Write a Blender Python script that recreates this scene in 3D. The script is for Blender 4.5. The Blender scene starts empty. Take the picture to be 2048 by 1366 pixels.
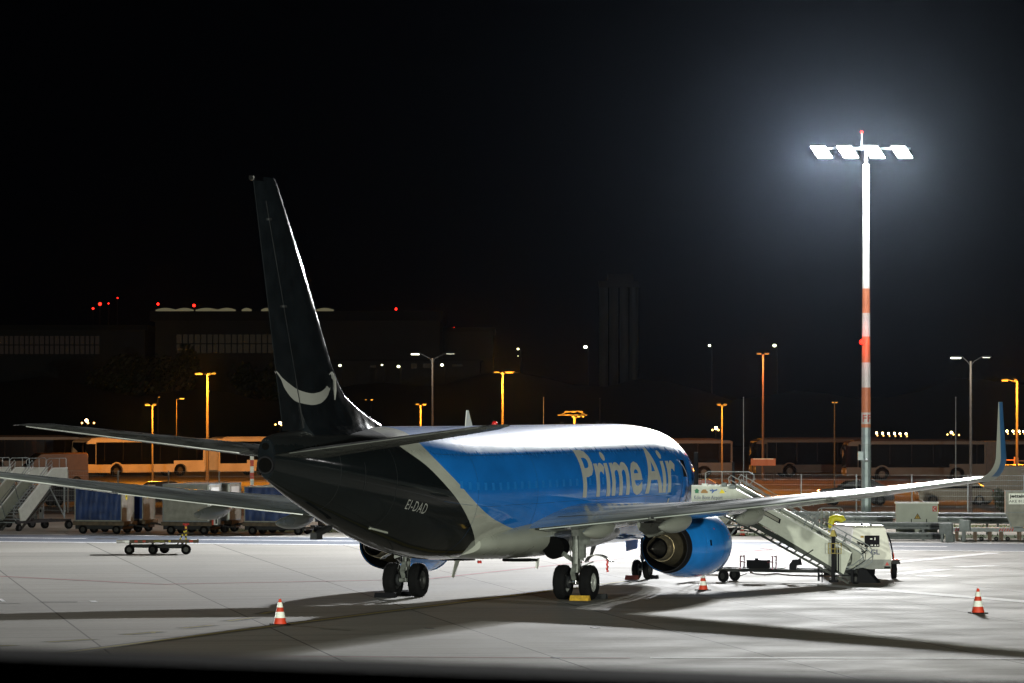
import bpy, bmesh, math, random
from mathutils import Vector, Matrix
random.seed(7)
R = math.radians
sc = bpy.context.scene
C = sc.collection
PI = math.pi

# ------------------------------------------------------------------ camera, world, exposure
FOC, CAM_H, HY = 9000.0, 6.415, 790.5        # focal length in pixels of a 2048 wide frame, eye height, horizon row
cam = bpy.data.cameras.new('camera'); camo = bpy.data.objects.new('camera', cam); C.objects.link(camo)
camo.location = (0, 0, CAM_H); camo.rotation_euler = (R(90), 0, 0)
cam.sensor_width = 36; cam.lens = FOC*36/2048; cam.shift_y = (HY-683)/2048
cam.clip_start = .5; cam.clip_end = 6000
cam.dof.use_dof = True; cam.dof.focus_distance = 138; cam.dof.aperture_fstop = 12
sc.camera = camo
sc.view_settings.view_transform = 'Standard'; sc.view_settings.look = 'None'
sc.view_settings.exposure = 0; sc.view_settings.gamma = 1
wd = bpy.data.worlds.new('World'); sc.world = wd; wd.use_nodes = True
bg = wd.node_tree.nodes['Background']; bg.inputs[0].default_value = (.35, .45, .8, 1); bg.inputs[1].default_value = .0006
cy = sc.cycles
cy.use_denoising = True; cy.max_bounces = 6; cy.diffuse_bounces = 2; cy.glossy_bounces = 4; cy.transmission_bounces = 3
cy.transparent_max_bounces = 8; cy.volume_bounces = 0; cy.sample_clamp_indirect = 4; cy.caustics_reflective = False
cy.caustics_refractive = False; cy.use_light_tree = True

# ------------------------------------------------------------------ placing
def G(px, py, z=0.0):
    """world x, y of the ground (or level z) seen at this place of the photograph"""
    Y = FOC*(CAM_H-z)/(py-HY)
    return ((px-1024)*Y/FOC, Y)
def X(px, Y): return (px-1024)*Y/FOC
def Z(py, Y): return CAM_H-(py-HY)*Y/FOC

# ------------------------------------------------------------------ materials
def mat(name, col, rough=.5, metal=0, noise=0, nscale=3, emit=None, estr=0, coat=0, bump=0, bscale=20, spec=.5, stretch=None, nrough=0):
    m = bpy.data.materials.new(name); m.use_nodes = True
    nt = m.node_tree; b = nt.nodes['Principled BSDF']
    b.inputs['Base Color'].default_value = (*col, 1); b.inputs['Roughness'].default_value = rough
    b.inputs['Metallic'].default_value = metal; b.inputs['Coat Weight'].default_value = coat
    b.inputs['Specular IOR Level'].default_value = spec
    if noise or bump or nrough:
        tc = nt.nodes.new('ShaderNodeTexCoord'); mp = nt.nodes.new('ShaderNodeMapping')
        nt.links.new(tc.outputs['Object'], mp.inputs[0])
        if stretch: mp.inputs['Scale'].default_value = stretch
        n = nt.nodes.new('ShaderNodeTexNoise'); n.inputs['Scale'].default_value = nscale; n.inputs['Detail'].default_value = 6
        nt.links.new(mp.outputs[0], n.inputs['Vector'])
        if noise:
            r = nt.nodes.new('ShaderNodeMapRange'); r.inputs['From Min'].default_value = .3; r.inputs['From Max'].default_value = .7
            r.inputs['To Min'].default_value = 1-noise; r.inputs['To Max'].default_value = 1+noise*.5
            nt.links.new(n.outputs[0], r.inputs[0])
            mx = nt.nodes.new('ShaderNodeVectorMath'); mx.operation = 'SCALE'; mx.inputs[0].default_value = col
            nt.links.new(r.outputs[0], mx.inputs['Scale']); nt.links.new(mx.outputs[0], b.inputs['Base Color'])
        if nrough:
            r = nt.nodes.new('ShaderNodeMapRange'); r.inputs['From Min'].default_value = .3; r.inputs['From Max'].default_value = .7
            r.inputs['To Min'].default_value = max(.03, rough-nrough); r.inputs['To Max'].default_value = rough+nrough
            nt.links.new(n.outputs[0], r.inputs[0]); nt.links.new(r.outputs[0], b.inputs['Roughness'])
        if bump:
            n2 = nt.nodes.new('ShaderNodeTexNoise'); n2.inputs['Scale'].default_value = bscale; n2.inputs['Detail'].default_value = 4
            nt.links.new(mp.outputs[0], n2.inputs['Vector'])
            bp = nt.nodes.new('ShaderNodeBump'); bp.inputs['Strength'].default_value = bump; bp.inputs['Distance'].default_value = .02
            nt.links.new(n2.outputs[0], bp.inputs['Height']); nt.links.new(bp.outputs[0], b.inputs['Normal'])
    if emit:
        b.inputs['Emission Color'].default_value = (*emit, 1); b.inputs['Emission Strength'].default_value = estr
    return m
M = {}
M['blue'] = mat('blue_paint', (.014, .24, .78), .22, coat=.3, noise=.15, nscale=1.5, nrough=.06)
M['grey_paint'] = mat('light_grey_paint', (.27, .28, .25), .3, noise=.08, nscale=1.2, nrough=.05)
M['text_grey'] = mat('lettering_grey', (.5, .5, .47), .35, noise=.12, nscale=3)
M['black_paint'] = mat('black_paint', (.006, .008, .01), .1, noise=.3, nscale=2, coat=.3, nrough=.05)
M['wing'] = mat('wing_grey', (.38, .41, .39), .24, coat=.2, noise=.35, nscale=1.4, nrough=.12, stretch=(1, .25, 1))
M['wing_metal'] = mat('bare_aluminium', (.6, .6, .6), .25, metal=.9, noise=.2, nrough=.1)
M['steel'] = mat('galvanised_steel', (.24, .265, .275), .6, metal=.2, noise=.25, nscale=5)
M['gear'] = mat('gear_grey', (.13, .14, .13), .4, noise=.4, nscale=6)
M['chrome'] = mat('chrome', (.8, .8, .8), .12, metal=1)
M['rubber'] = mat('rubber', (.004, .004, .0045), .85, noise=.3, nscale=8, bump=.2, spec=.12)
M['rim'] = mat('wheel_rim', (.42, .43, .42), .4, metal=.3, noise=.3, nscale=15)
M['rim_dark'] = mat('dirty_rim', (.03, .03, .03), .5, metal=.3, noise=.5, nscale=15)  # rim metal in a much darker tone
M['dark'] = mat('dark_metal', (.018, .019, .021), .6, noise=.3, spec=.25)
M['darker'] = mat('soot', (.0015, .0015, .0015), .9, spec=.05)  # pure black that stands for deep shade inside outlets, wells and vents
M['titan'] = mat('hot_section_titanium', (.36, .30, .2), .32, metal=.85, noise=.3, nscale=4)
M['glass'] = mat('dark_glass', (.003, .004, .006), .04, spec=.35)
M['white'] = mat('white_paint', (.7, .71, .68), .4, noise=.12, nscale=2)
M['offwhite'] = mat('dirty_white_panel', (.5, .52, .46), .5, noise=.1, nscale=6)
M['grey'] = mat('mid_grey', (.22, .23, .22), .5, noise=.25)
M['green_dark'] = mat('dark_truss', (.022, .026, .022), .5, noise=.4, nscale=5)
M['orange'] = mat('signal_orange', (.55, .04, .012), .5, noise=.15)
M['red'] = mat('red_paint', (.5, .02, .015), .5, noise=.2)
M['yellow'] = mat('yellow_paint', (.75, .6, .02), .5, noise=.2)
M['chock_yellow'] = mat('ochre_paint', (.45, .27, .02), .55, noise=.4, nscale=12)
M['reflect'] = mat('reflective_white', (.75, .77, .72), .35, noise=.15, nscale=20)
M['tarp'] = mat('blue_curtain', (.009, .036, .14), .4, noise=.5, nscale=2.2, bump=.35, bscale=2.5, nrough=.12)
M['alu'] = mat('weathered_aluminium', (.27, .265, .225), .5, metal=.0, noise=.3, nscale=3)
M['cab'] = mat('cabinet_grey', (.42, .45, .4), .5, noise=.12, nscale=2)
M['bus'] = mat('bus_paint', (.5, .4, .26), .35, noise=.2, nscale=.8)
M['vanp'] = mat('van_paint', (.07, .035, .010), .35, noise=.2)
M['bellow'] = mat('bellows_cloth', (.12, .13, .15), .7, noise=.2); M['bus_dark'] = mat('bus_paint_grey', (.017, .012, .010), .5, noise=.2, nscale=.8); M['bellow_amber'] = mat('bellows_cloth_pale', (.5, .42, .28), .7, noise=.15)  # bus paint darkened as if barely lit, second bellows brightened as if lamp lit
M['wood'] = mat('worn_plywood', (.1, .07, .04), .6, noise=.6, nscale=4)
M['bin'] = mat('beige_plastic', (.55, .33, .13), .45, noise=.15)
M['ink_blue'] = mat('navy_ink', (.02, .03, .12), .5)
M['ink'] = mat('black_ink', (.006, .006, .008), .7, spec=.15)
M['pole'] = mat('lamp_post_zinc', (.075, .062, .055), .7, spec=.2, noise=.2, nscale=2)
M['hangar'] = mat('hangar_cladding', (.012, .012, .014), .7, noise=.3, nscale=.3)
M['roof'] = mat('roof_sheet', (.008, .008, .009), .8, noise=.3, nscale=.3)
M['silo'] = mat('silo_concrete', (.07, .07, .07), .8, noise=.25, nscale=.15, emit=(.5, .42, .35), estr=.0)
M['leaf'] = mat('foliage', (.018, .026, .009), .6, noise=.4)
M['bark'] = mat('bark', (.06, .045, .03), .9, noise=.3)
M['hose'] = mat('rubber_hose', (.02, .02, .02), .5)
M['brown'] = mat('brown_hose', (.12, .07, .04), .6)
M['green_ink'] = mat('green_print', (.02, .16, .07), .5)
M['brown_ink'] = mat('brown_print', (.3, .16, .05), .5)
M['sky_ink'] = mat('blue_print', (.04, .1, .3), .5)
M['mast_orange'] = mat('mast_orange', (.42, .13, .055), .5, noise=.15)
M['mast_white'] = mat('mast_white', (.45, .45, .45), .5, noise=.15)
M['mast_grey'] = mat('mast_zinc', (.24, .29, .31), .45, metal=.3, noise=.25, nscale=3)
def emat(name, col, s):
    m = bpy.data.materials.new(name); m.use_nodes = True; nt = m.node_tree; nt.nodes.clear()
    e = nt.nodes.new('ShaderNodeEmission'); o = nt.nodes.new('ShaderNodeOutputMaterial')
    e.inputs[0].default_value = (*col, 1); e.inputs[1].default_value = s; nt.links.new(e.outputs[0], o.inputs[0])
    return m
M['flood'] = emat('floodlight_lens', (1, 1, .96), 320)
M['sodium'] = emat('sodium_lens', (1, .42, .04), 3.2)
M['sodium_dim'] = emat('dim_sodium_lens', (1, .42, .05), 1.6)
M['whitelamp'] = emat('white_lens', (1, .98, .75), 8)
M['farlamp'] = emat('far_lamp_lens', (.95, 1, .62), 7)
M['warmlamp'] = emat('warm_flood_lens', (1, .72, .35), 26)
M['warmlamp2'] = emat('warm_small_lens', (1, .5, .12), 8)
M['redlamp'] = emat('red_beacon', (1, .015, .008), 7)
M['redlamp_big'] = emat('bright_red_beacon', (1, .008, .004), 16)
M['winglow'] = emat('lit_hangar_pane', (1, .8, .55), .011)
M['winglow2'] = emat('dim_hangar_pane', (1, .75, .6), .009)
M['roofglow'] = emat('roof_edge_light', (.95, .85, .5), .11)
M['carlamp'] = emat('indicator_lens', (1, .4, .05), 2.5)

# ------------------------------------------------------------------ mesh helper
class MB:
    def __init__(s): s.v = []; s.f = []; s.mi = []; s.cur = 0; s.uv = None
    def add(s, vs, fs):
        o = len(s.v); s.v += [tuple(p) for p in vs]; s.f += [tuple(i+o for i in f) for f in fs]; s.mi += [s.cur]*len(fs); return s
    def box(s, x0, x1, y0, y1, z0, z1, m=None):
        vs = [Vector(p) for p in ((x0,y0,z0),(x1,y0,z0),(x1,y1,z0),(x0,y1,z0),(x0,y0,z1),(x1,y0,z1),(x1,y1,z1),(x0,y1,z1))]
        if m: vs = [m @ p for p in vs]
        return s.add(vs, [(0,3,2,1),(4,5,6,7),(0,1,5,4),(1,2,6,5),(2,3,7,6),(3,0,4,7)])
    def beam(s, p, q, w, h=None):
        """rectangular bar from p to q"""
        p, q = Vector(p), Vector(q); h = h or w; d = (q-p).normalized()
        u = d.cross(Vector((0,0,1)));  u = u.normalized() if u.length > 1e-4 else Vector((1,0,0))
        w2 = d.cross(u).normalized(); a, b = u*w/2, w2*h/2
        vs = [p-a-b, p+a-b, p+a+b, p-a+b, q-a-b, q+a-b, q+a+b, q-a+b]
        return s.add(vs, [(0,3,2,1),(4,5,6,7),(0,1,5,4),(1,2,6,5),(2,3,7,6),(3,0,4,7)])
    def cyl(s, p, q, r0, r1=None, n=12):
        p, q = Vector(p), Vector(q); r1 = r0 if r1 is None else r1; d = (q-p).normalized()
        u = d.cross(Vector((0,0,1)));  u = u.normalized() if u.length > 1e-4 else Vector((1,0,0))
        w = d.cross(u); vs = []
        for c, r in ((p, r0), (q, r1)):
            vs += [c+(u*math.cos(2*PI*i/n)+w*math.sin(2*PI*i/n))*r for i in range(n)]
        fs = [(i, (i+1)%n, n+(i+1)%n, n+i) for i in range(n)]+[tuple(range(n))[::-1], tuple(range(n, 2*n))]
        return s.add(vs, fs)
    def tube(s, pts, r, n=6):
        pts = [Vector(p) for p in pts]; rings = []; up = Vector((0,0,1)); u = None
        for i, p in enumerate(pts):
            d = (pts[min(i+1, len(pts)-1)]-pts[max(i-1, 0)]).normalized()
            if u is None:
                u = d.cross(up);  u = u.normalized() if u.length > 1e-3 else Vector((1,0,0))
            else:
                u = (u-d*u.dot(d)).normalized()
            w = d.cross(u); rings.append([p+(u*math.cos(2*PI*k/n)+w*math.sin(2*PI*k/n))*r for k in range(n)])
        return s.loft(rings)
    def loft(s, rings, caps=True, closed=True):
        n = len(rings[0]); vs = [p for g in rings for p in g]; fs = []
        for i in range(len(rings)-1):
            for k in range(n if closed else n-1):
                fs.append((i*n+k, i*n+(k+1)%n, (i+1)*n+(k+1)%n, (i+1)*n+k))
        if caps and closed: fs += [tuple(range(n))[::-1], tuple(range(len(vs)-n, len(vs)))]
        return s.add(vs, fs)
    def lathe(s, prof, o, ax, n=32, caps=False):
        """prof: (along, radius); ax direction"""
        o = Vector(o); d = Vector(ax).normalized(); u = d.cross(Vector((0,0,1)));  u = u.normalized() if u.length > 1e-4 else Vector((1,0,0))
        w = d.cross(u)
        return s.loft([[o+d*t+(u*math.cos(2*PI*k/n)+w*math.sin(2*PI*k/n))*max(r, .001) for k in range(n)] for t, r in prof], caps)
    def prism(s, poly, f0, f1):
        """poly: list of 2-D points; f0, f1 map a point to the two faces"""
        n = len(poly); a = [Vector(f0(*p)) for p in poly]; b = [Vector(f1(*p)) for p in poly]
        return s.add(a+b, [tuple(range(n))[::-1], tuple(range(n, 2*n))]+[(i, (i+1)%n, n+(i+1)%n, n+i) for i in range(n)])
    def ico(s, c, r, seg=10, rings=6, sz=1):
        rr = []
        for j in range(rings+1):
            t = PI*j/rings; rr.append([Vector(c)+Vector((math.cos(2*PI*k/seg)*math.sin(t)*r, math.sin(2*PI*k/seg)*math.sin(t)*r, math.cos(t)*r*sz)) for k in range(seg)])
        return s.loft(rr, False)
    def build(s, name, m, parent=None, loc=None, smooth=None, mods=None):
        me = bpy.data.meshes.new(name); me.from_pydata(s.v, [], s.f)
        ms = m if isinstance(m, (list, tuple)) else [m]
        for k in ms: me.materials.append(M[k] if isinstance(k, str) else k)
        me.polygons.foreach_set('material_index', s.mi)
        if s.uv is not None:
            l = me.uv_layers.new(name='skin')
            for lp in me.loops: l.data[lp.index].uv = s.uv[lp.vertex_index]
        me.update()
        bm = bmesh.new(); bm.from_mesh(me)
        bmesh.ops.recalc_face_normals(bm, faces=bm.faces); bm.to_mesh(me); bm.free()
        if smooth:
            for p in me.polygons: p.use_smooth = True
            me.set_sharp_from_angle(angle=R(smooth))
        o = bpy.data.objects.new(name, me); C.objects.link(o)
        if parent: o.parent = parent
        if loc is not None: o.location = loc
        return o

def empty(name, loc, rz=0):
    o = bpy.data.objects.new(name, None); C.objects.link(o); o.location = loc; o.rotation_euler = (0, 0, rz); o.empty_display_size = .3; return o
def tag(o, label=None, cat=None, group=None, kind=None):
    if label: o['label'] = label
    if cat: o['category'] = cat
    if group: o['group'] = group
    if kind: o['kind'] = kind
    return o
def copy_tree(o, parent=None):
    c = o.copy(); C.objects.link(c)
    if parent: c.parent = parent
    for ch in o.children: copy_tree(ch, c)
    return c
_tc = {}
def text2d(s, size=1.0, shear=0, off=0.0, sp=1.0, res=3):
    """2-D mesh of a word: verts, faces, width"""
    k = (s, size, shear, off, sp)
    if k in _tc: return _tc[k]
    cu = bpy.data.curves.new('word', 'FONT'); cu.body = s; cu.size = size; cu.shear = shear; cu.offset = off; cu.space_character = sp; cu.resolution_u = res
    ob = bpy.data.objects.new('word', cu); C.objects.link(ob)
    dg = bpy.context.evaluated_depsgraph_get(); me = bpy.data.meshes.new_from_object(ob.evaluated_get(dg))
    vs = [(v.co.x, v.co.y) for v in me.vertices]; fs = [tuple(p.vertices) for p in me.polygons]
    bpy.data.objects.remove(ob); bpy.data.curves.remove(cu); bpy.data.meshes.remove(me)
    _tc[k] = (vs, fs); return _tc[k]
def word(name, s, m, parent, fn, size=1, shear=0, off=0, sp=1, cuts=None, width=None):
    """lettering lying on a surface; fn maps the word's x, y (metres) to a point"""
    vs, fs = text2d(s, size, shear, off, sp)
    x0 = min(v[0] for v in vs); x1 = max(v[0] for v in vs); k = (width/(x1-x0)) if width else 1
    bm = bmesh.new(); bv = [bm.verts.new(((x-x0)*k, y, 0)) for x, y in vs]
    for f in fs:
        try: bm.faces.new([bv[i] for i in f])
        except ValueError: pass
    if cuts:
        for ax, stp in cuts:
            lo = min(v.co[ax] for v in bm.verts); hi = max(v.co[ax] for v in bm.verts); t = lo+stp; nrm = Vector((0,0,0)); nrm[ax] = 1
            while t < hi:
                co = Vector((0,0,0)); co[ax] = t
                bmesh.ops.bisect_plane(bm, geom=bm.verts[:]+bm.edges[:]+bm.faces[:], plane_co=co, plane_no=nrm); t += stp
    bmesh.ops.triangulate(bm, faces=bm.faces)
    b = MB(); bm.verts.index_update()
    b.add([fn(v.co.x, v.co.y) for v in bm.verts], [tuple(v.index for v in f.verts) for f in bm.faces]); bm.free()
    return b.build(name, m, parent)

# ================================================================== GROUND
RD = Vector((.9602, -.2793, 0)); RN = Vector((.2793, .9602, 0)); RA = math.atan2(RD.y, RD.x)   # direction of the service road and the fence
def RW(u, v, z=0): p = RD*u+RN*v; return Vector((p.x, p.y, z))
def sheet(name, pts, z, m, kind='structure'):
    b = MB(); b.add([(x, y, z) for x, y in pts], [tuple(range(len(pts)))]); o = b.build(name, m); o['kind'] = kind; return o
def concrete():
    m = bpy.data.materials.new('apron_concrete'); m.use_nodes = True; nt = m.node_tree; L = nt.links; b = nt.nodes['Principled BSDF']
    N = nt.nodes.new
    tc = N('ShaderNodeTexCoord'); mp = N('ShaderNodeMapping'); mp.inputs['Rotation'].default_value = (0, 0, R(-9.4)); L.new(tc.outputs['Object'], mp.inputs[0])
    def noise(sc_, det, st=None, src=mp):
        n = N('ShaderNodeTexNoise'); n.inputs['Scale'].default_value = sc_; n.inputs['Detail'].default_value = det
        if st:
            q = N('ShaderNodeMapping'); q.inputs['Scale'].default_value = st; L.new(src.outputs[0], q.inputs[0]); L.new(q.outputs[0], n.inputs['Vector'])
        else: L.new(src.outputs[0], n.inputs['Vector'])
        return n.outputs[0]
    def mr(v, a, b_, c, d):
        r = N('ShaderNodeMapRange'); r.inputs[1].default_value = a; r.inputs[2].default_value = b_; r.inputs[3].default_value = c; r.inputs[4].default_value = d
        L.new(v, r.inputs[0]); return r.outputs[0]
    def mul(a, b_):
        r = N('ShaderNodeMath'); r.operation = 'MULTIPLY'; L.new(a, r.inputs[0]); L.new(b_, r.inputs[1]); return r.outputs[0]
    big = mr(noise(.09, 4), .3, .7, .86, 1.08); fine = mr(noise(6, 8), .3, .7, .9, 1.06)
    streak = mr(noise(1.0, 7, (.12, 2.6, 1)), .3, .7, .84, 1.06); tyre = mr(noise(1.0, 5, (.05, 1.3, 1)), .56, .72, 1, .74)
    brk = N('ShaderNodeTexBrick'); brk.inputs['Scale'].default_value = 1; brk.offset = 0; brk.squash = 1
    brk.inputs['Brick Width'].default_value = 5.3; brk.inputs['Row Height'].default_value = 7.5; brk.inputs['Mortar Size'].default_value = .034
    brk.inputs['Color1'].default_value = (.88, .88, .88, 1); brk.inputs['Color2'].default_value = (1.0, 1.0, 1.0, 1); brk.inputs['Mortar'].default_value = (.3, .28, .25, 1)
    brk.inputs['Mortar Smooth'].default_value = .3
    q = N('ShaderNodeMapping'); q.inputs['Location'].default_value = (2.2, 3.0, 0); L.new(mp.outputs[0], q.inputs[0]); L.new(q.outputs[0], brk.inputs[0])
    sep = N('ShaderNodeSeparateColor'); L.new(brk.outputs[0], sep.inputs[0])
    v = mul(mul(mul(mul(big, fine), streak), tyre), sep.outputs[0])
    col = N('ShaderNodeVectorMath'); col.operation = 'SCALE'; col.inputs[0].default_value = (.315, .30, .262); L.new(v, col.inputs['Scale']); L.new(col.outputs[0], b.inputs['Base Color'])
    L.new(mr(noise(.4, 5), .3, .7, .75, .9), b.inputs['Roughness']); b.inputs['Specular IOR Level'].default_value = .12
    bp = N('ShaderNodeBump'); bp.inputs['Strength'].default_value = .25; bp.inputs['Distance'].default_value = .01; L.new(noise(14, 5), bp.inputs['Height']); L.new(bp.outputs[0], b.inputs['Normal'])
    return m
conc = concrete()
asph = mat('road_asphalt', (.115, .13, .155), .85, spec=.15, noise=.2, nscale=1.2, bump=.3, bscale=30)
park = mat('car_park_asphalt', (.11, .10, .09), .85, spec=.2, noise=.35, nscale=.5)
strip = mat('verge_concrete', (.27, .26, .22), .8, noise=.3, nscale=.6)
wpaint = mat('white_marking', (.72, .72, .72), .8, spec=.2, noise=.25, nscale=3)
ypaint = mat('faded_yellow_marking', (.26, .22, .05), .8, spec=.15, noise=.35, nscale=3)
rpaint = mat('faded_red_marking', (.30, .13, .13), .8, spec=.15, noise=.3, nscale=3)
kpaint = mat('black_marking_edge', (.10, .10, .08), .8, spec=.15, noise=.35, nscale=3)
stain = mat('oil_stain', (.06, .055, .05), .7, spec=.2, noise=.4, nscale=4)
grass = mat('verge_grass', (.05, .075, .02), .9, noise=.5, nscale=6, bump=.6, bscale=30)
b = MB(); b.box(-3500, 3500, -400, 5000, -1.0, 0.0); go = b.build('ground', park); go['kind'] = 'structure'
# the apron: from the terminal to the service road
sheet('apron', [(-300, -60), (300, -60), tuple(RW(290, 196.2)[:2]), tuple(RW(-260, 196.2)[:2])], .004, conc)
sheet('service_road', [tuple(RW(u, v)[:2]) for u, v in ((-260, 183.3), (290, 183.3), (290, 192.3), (-260, 192.3))], .008, asph)
sheet('verge', [tuple(RW(u, v)[:2]) for u, v in ((-260, 196.3), (290, 196.3), (290, 226), (-260, 226))], .004, strip)
gb = MB(); random.seed(3)
for i in range(2600):     # grass blades along the verge
    u = random.uniform(-75, 40); v = random.choice((200.5, 203, 216, 218))+random.uniform(-1.1, 1.1); p = RW(u, v); h = random.uniform(.05, .16); a = random.uniform(0, PI)
    d = Vector((math.cos(a), math.sin(a), 0))*.03; gb.add([p-d, p+d, p+Vector((random.uniform(-.06, .06), random.uniform(-.06, .06), h))], [(0, 1, 2)])
tag(gb.build('grass', grass), 'short scruffy grass along the verge by the guard rails', 'grass', kind='stuff')
sheet('grass_strip', [tuple(RW(u, v)[:2]) for u, v in ((-75, 199.3), (-14, 199.3), (-14, 204.3), (-75, 204.3))], .008, grass)
sheet('grass_strip', [tuple(RW(u, v)[:2]) for u, v in ((-75, 214.5), (60, 214.5), (60, 219.5), (-75, 219.5))], .008, grass)
def line(pts, w, m, z=.012, name='painted_line'):
    """a painted stripe through ground points of the world"""
    b = MB()
    for (x0, y0), (x1, y1) in zip(pts, pts[1:]):
        p, q = Vector((x0, y0, z)), Vector((x1, y1, z)); d = (q-p).normalized(); n = Vector((-d.y, d.x, 0))*w/2
        b.add([p-n, q-n, q+n, p+n], [(0, 1, 2, 3)])
    o = b.build(name, m); o['kind'] = 'structure'; return o
line([tuple(RW(u, 183.0)[:2]) for u in (-200, 200)], .6, wpaint)
line([tuple(RW(u, 192.5)[:2]) for u in (-200, 200)], .5, wpaint)
db = MB()
for k in range(-8, 9):
    p, q = RW(k*13-4.5, 187.9, .012), RW(k*13+3.5, 187.9, .012); n = RN*.28; db.add([p-n, q-n, q+n, p+n], [(0, 1, 2, 3)])
db.build('lane_dashes', wpaint)['kind'] = 'structure'
g = lambda *ps: [G(*p) for p in ps]
cl0, cl1 = (-11.2, 111.8), (5.9+3.0, 111.8+20.1*2.86)
line([(-18.5, 91), (3.9, 155)], .62, kpaint, .010, 'stand_centreline_border'); line([(-18.5, 91), (3.9, 155)], .26, ypaint, .014, 'stand_centreline')
line(g((-60, 1150), (321, 1169), (700, 1162), (850, 1159), (1089, 1133), (1290, 1112), (1560, 1100)), .3, rpaint)
line(g((-20, 1310), (700, 1314), (1260, 1317)), .22, rpaint); line(g((1300, 1316), (2090, 1318)), .5, wpaint)
line(g((1640, 1170), (2090, 1207)), .8, wpaint); line(g((1790, 1149), (1885, 1139)), .8, wpaint); line(g((1832, 1152), (1900, 1153)), 1.1, wpaint)
line(g((1915, 1135), (1990, 1131)), .8, wpaint); line(g((1780, 1126), (1990, 1106)), .7, wpaint); line(g((1480, 1105), (1560, 1095)), .6, rpaint)
line(g((0, 1198), (8, 1204)), .12, wpaint); line(g((184, 1202), (190, 1205)), .2, wpaint); line(g((303, 1264), (308, 1267)), .12, ypaint)
for a_, b_ in (((455, 1243), (505, 1236)), ((522, 1229), (548, 1223)), ((365, 1257), (425, 1251)), ((250, 1270), (320, 1264)), ((95, 1285), (185, 1279)), ((-10, 1293), (30, 1291))):
    line(g(a_, b_), .55, kpaint, .010, 'dashed_marking'); line(g(a_, b_), .2, ypaint, .014, 'dashed_marking')
line(g((80, 1204.5), (155, 1204.5)), .38, stain, .010, 'oil_stain'); line(g((-5, 1208), (40, 1207)), .2, stain, .010, 'oil_stain'); line(g((190, 1078), (235, 1078)), 1.2, stain, .010, 'oil_stain')
line(g((640, 1258), (700, 1262)), .10, stain, .010, 'oil_stain'); line(g((1105, 1316), (1120, 1316)), .5, stain, .010, 'oil_stain')
# manhole cover
o = MB().cyl((0, 0, 0), (0, 0, .02), .4, n=20).build('manhole_cover', 'dark', loc=(*G(1345, 1359), 0)); tag(o, 'small round dark cover in the concrete at the bottom edge', 'manhole')
for px, py in ((1190, 1256), (858, 1257), (1112, 1316)):
    o = MB().cyl((0, 0, 0), (0, 0, .018), .14, n=14).build('drain_cap', 'dark', loc=(*G(px, py), .0)); o['kind'] = 'structure'

# ------------------------------------------------------------------ terminal parapet, close to the lens
o = MB().box(-6, 6, 5.0, 5.22, 5.45, 6.103).build('parapet', mat('parapet_dark', (.012, .012, .012), .9)); o.rotation_euler = (0, R(.9), 0)
o.location = (0, 0, 0)
o.rotation_euler = (0, 0, 0)
for v in o.data.vertices: v.co.z += -v.co.x*.034
tag(o, 'dark out of focus parapet edge across the bottom of the view', 'parapet')
tb = empty('terminal_building', (0, 0, 0)); tag(tb, 'terminal building carrying the viewing deck behind the parapet', 'building')
MB().box(-60, 60, -14, 5.24, 4.9, 5.3).build('deck', 'hangar', tb); MB().box(-60, 60, -14, -4, .0, 4.9).build('wall', 'hangar', tb); MB().box(-60, 60, -14, -4.2, 5.3, 12).build('wall', 'hangar', tb)

# ================================================================== AIRCRAFT
TH = .34152
air = empty('cargo_jet', (0, 0, 0)); tag(air, 'parked twin engine cargo jet with black tail, grey sash and blue forward fuselage', 'airplane')
A0 = 19.6                                       # station of the main gear, the model's origin
air.location = (5.8796-A0*math.sin(TH), 160.68-A0*math.cos(TH), 0); air.rotation_euler = (0, 0, math.atan2(-math.cos(TH), -math.sin(TH)))
ST = [(0,2.96,2.94,.02),(.15,3.25,2.66,.34),(.5,3.55,2.36,.65),(1.0,3.86,2.1,.95),(1.6,4.22,1.88,1.2),(2.3,4.74,1.7,1.45),(3.0,5.05,1.57,1.62),(4,5.25,1.46,1.77),(5.5,5.38,1.4,1.86),(7,5.43,1.38,1.88),(12,5.45,1.38,1.88),(24,5.47,1.38,1.88),(26,5.48,1.47,1.86),(28,5.49,1.70,1.78),(30,5.49,2.07,1.62),(32,5.48,2.5,1.36),(34,5.45,2.98,1.03),(36,5.4,3.5,.64),(37.4,5.33,3.92,.36),(37.9,5.25,4.08,.27)]
def interp(x, xs, ys):
    """monotone smooth interpolation (cubic Hermite, limited slopes)"""
    n = len(xs)
    if x <= xs[0]: return ys[0]
    if x >= xs[-1]: return ys[-1]
    i = max(k for k in range(n-1) if xs[k] <= x)
    sl = [(ys[k+1]-ys[k])/(xs[k+1]-xs[k]) for k in range(n-1)]
    def m(k):
        if k == 0: return sl[0]
        if k == n-1: return sl[-1]
        return 0 if sl[k-1]*sl[k] <= 0 else 2*sl[k-1]*sl[k]/(sl[k-1]+sl[k])
    h = xs[i+1]-xs[i]; t = (x-xs[i])/h
    return (2*t**3-3*t*t+1)*ys[i]+(t**3-2*t*t+t)*h*m(i)+(-2*t**3+3*t*t)*ys[i+1]+(t**3-t*t)*h*m(i+1)
_xs = [s[0] for s in ST]; _c = [[s[k] for s in ST] for k in (1, 2, 3)]
def FS(a, ph, side=1, off=0.0):
    """fuselage skin point at station a (metres behind the nose), ph from crown (0) to keel (pi)"""
    zt, zb, hw = (interp(a, _xs, c) for c in _c); zc = zb+(zt-zb)*.51
    h = (zt-zc) if ph < PI/2 else (zc-zb)
    r, z = hw*math.sin(ph), zc+h*math.cos(ph)
    if off:
        nr, nz = math.sin(ph)/max(hw, .1), math.cos(ph)/max(h, .1); l = math.hypot(nr, nz); r += nr/l*off; z += nz/l*off
    return Vector((a-A0, r*side, z))
def V(a, r, z): return Vector((a-A0, r, z))

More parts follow.
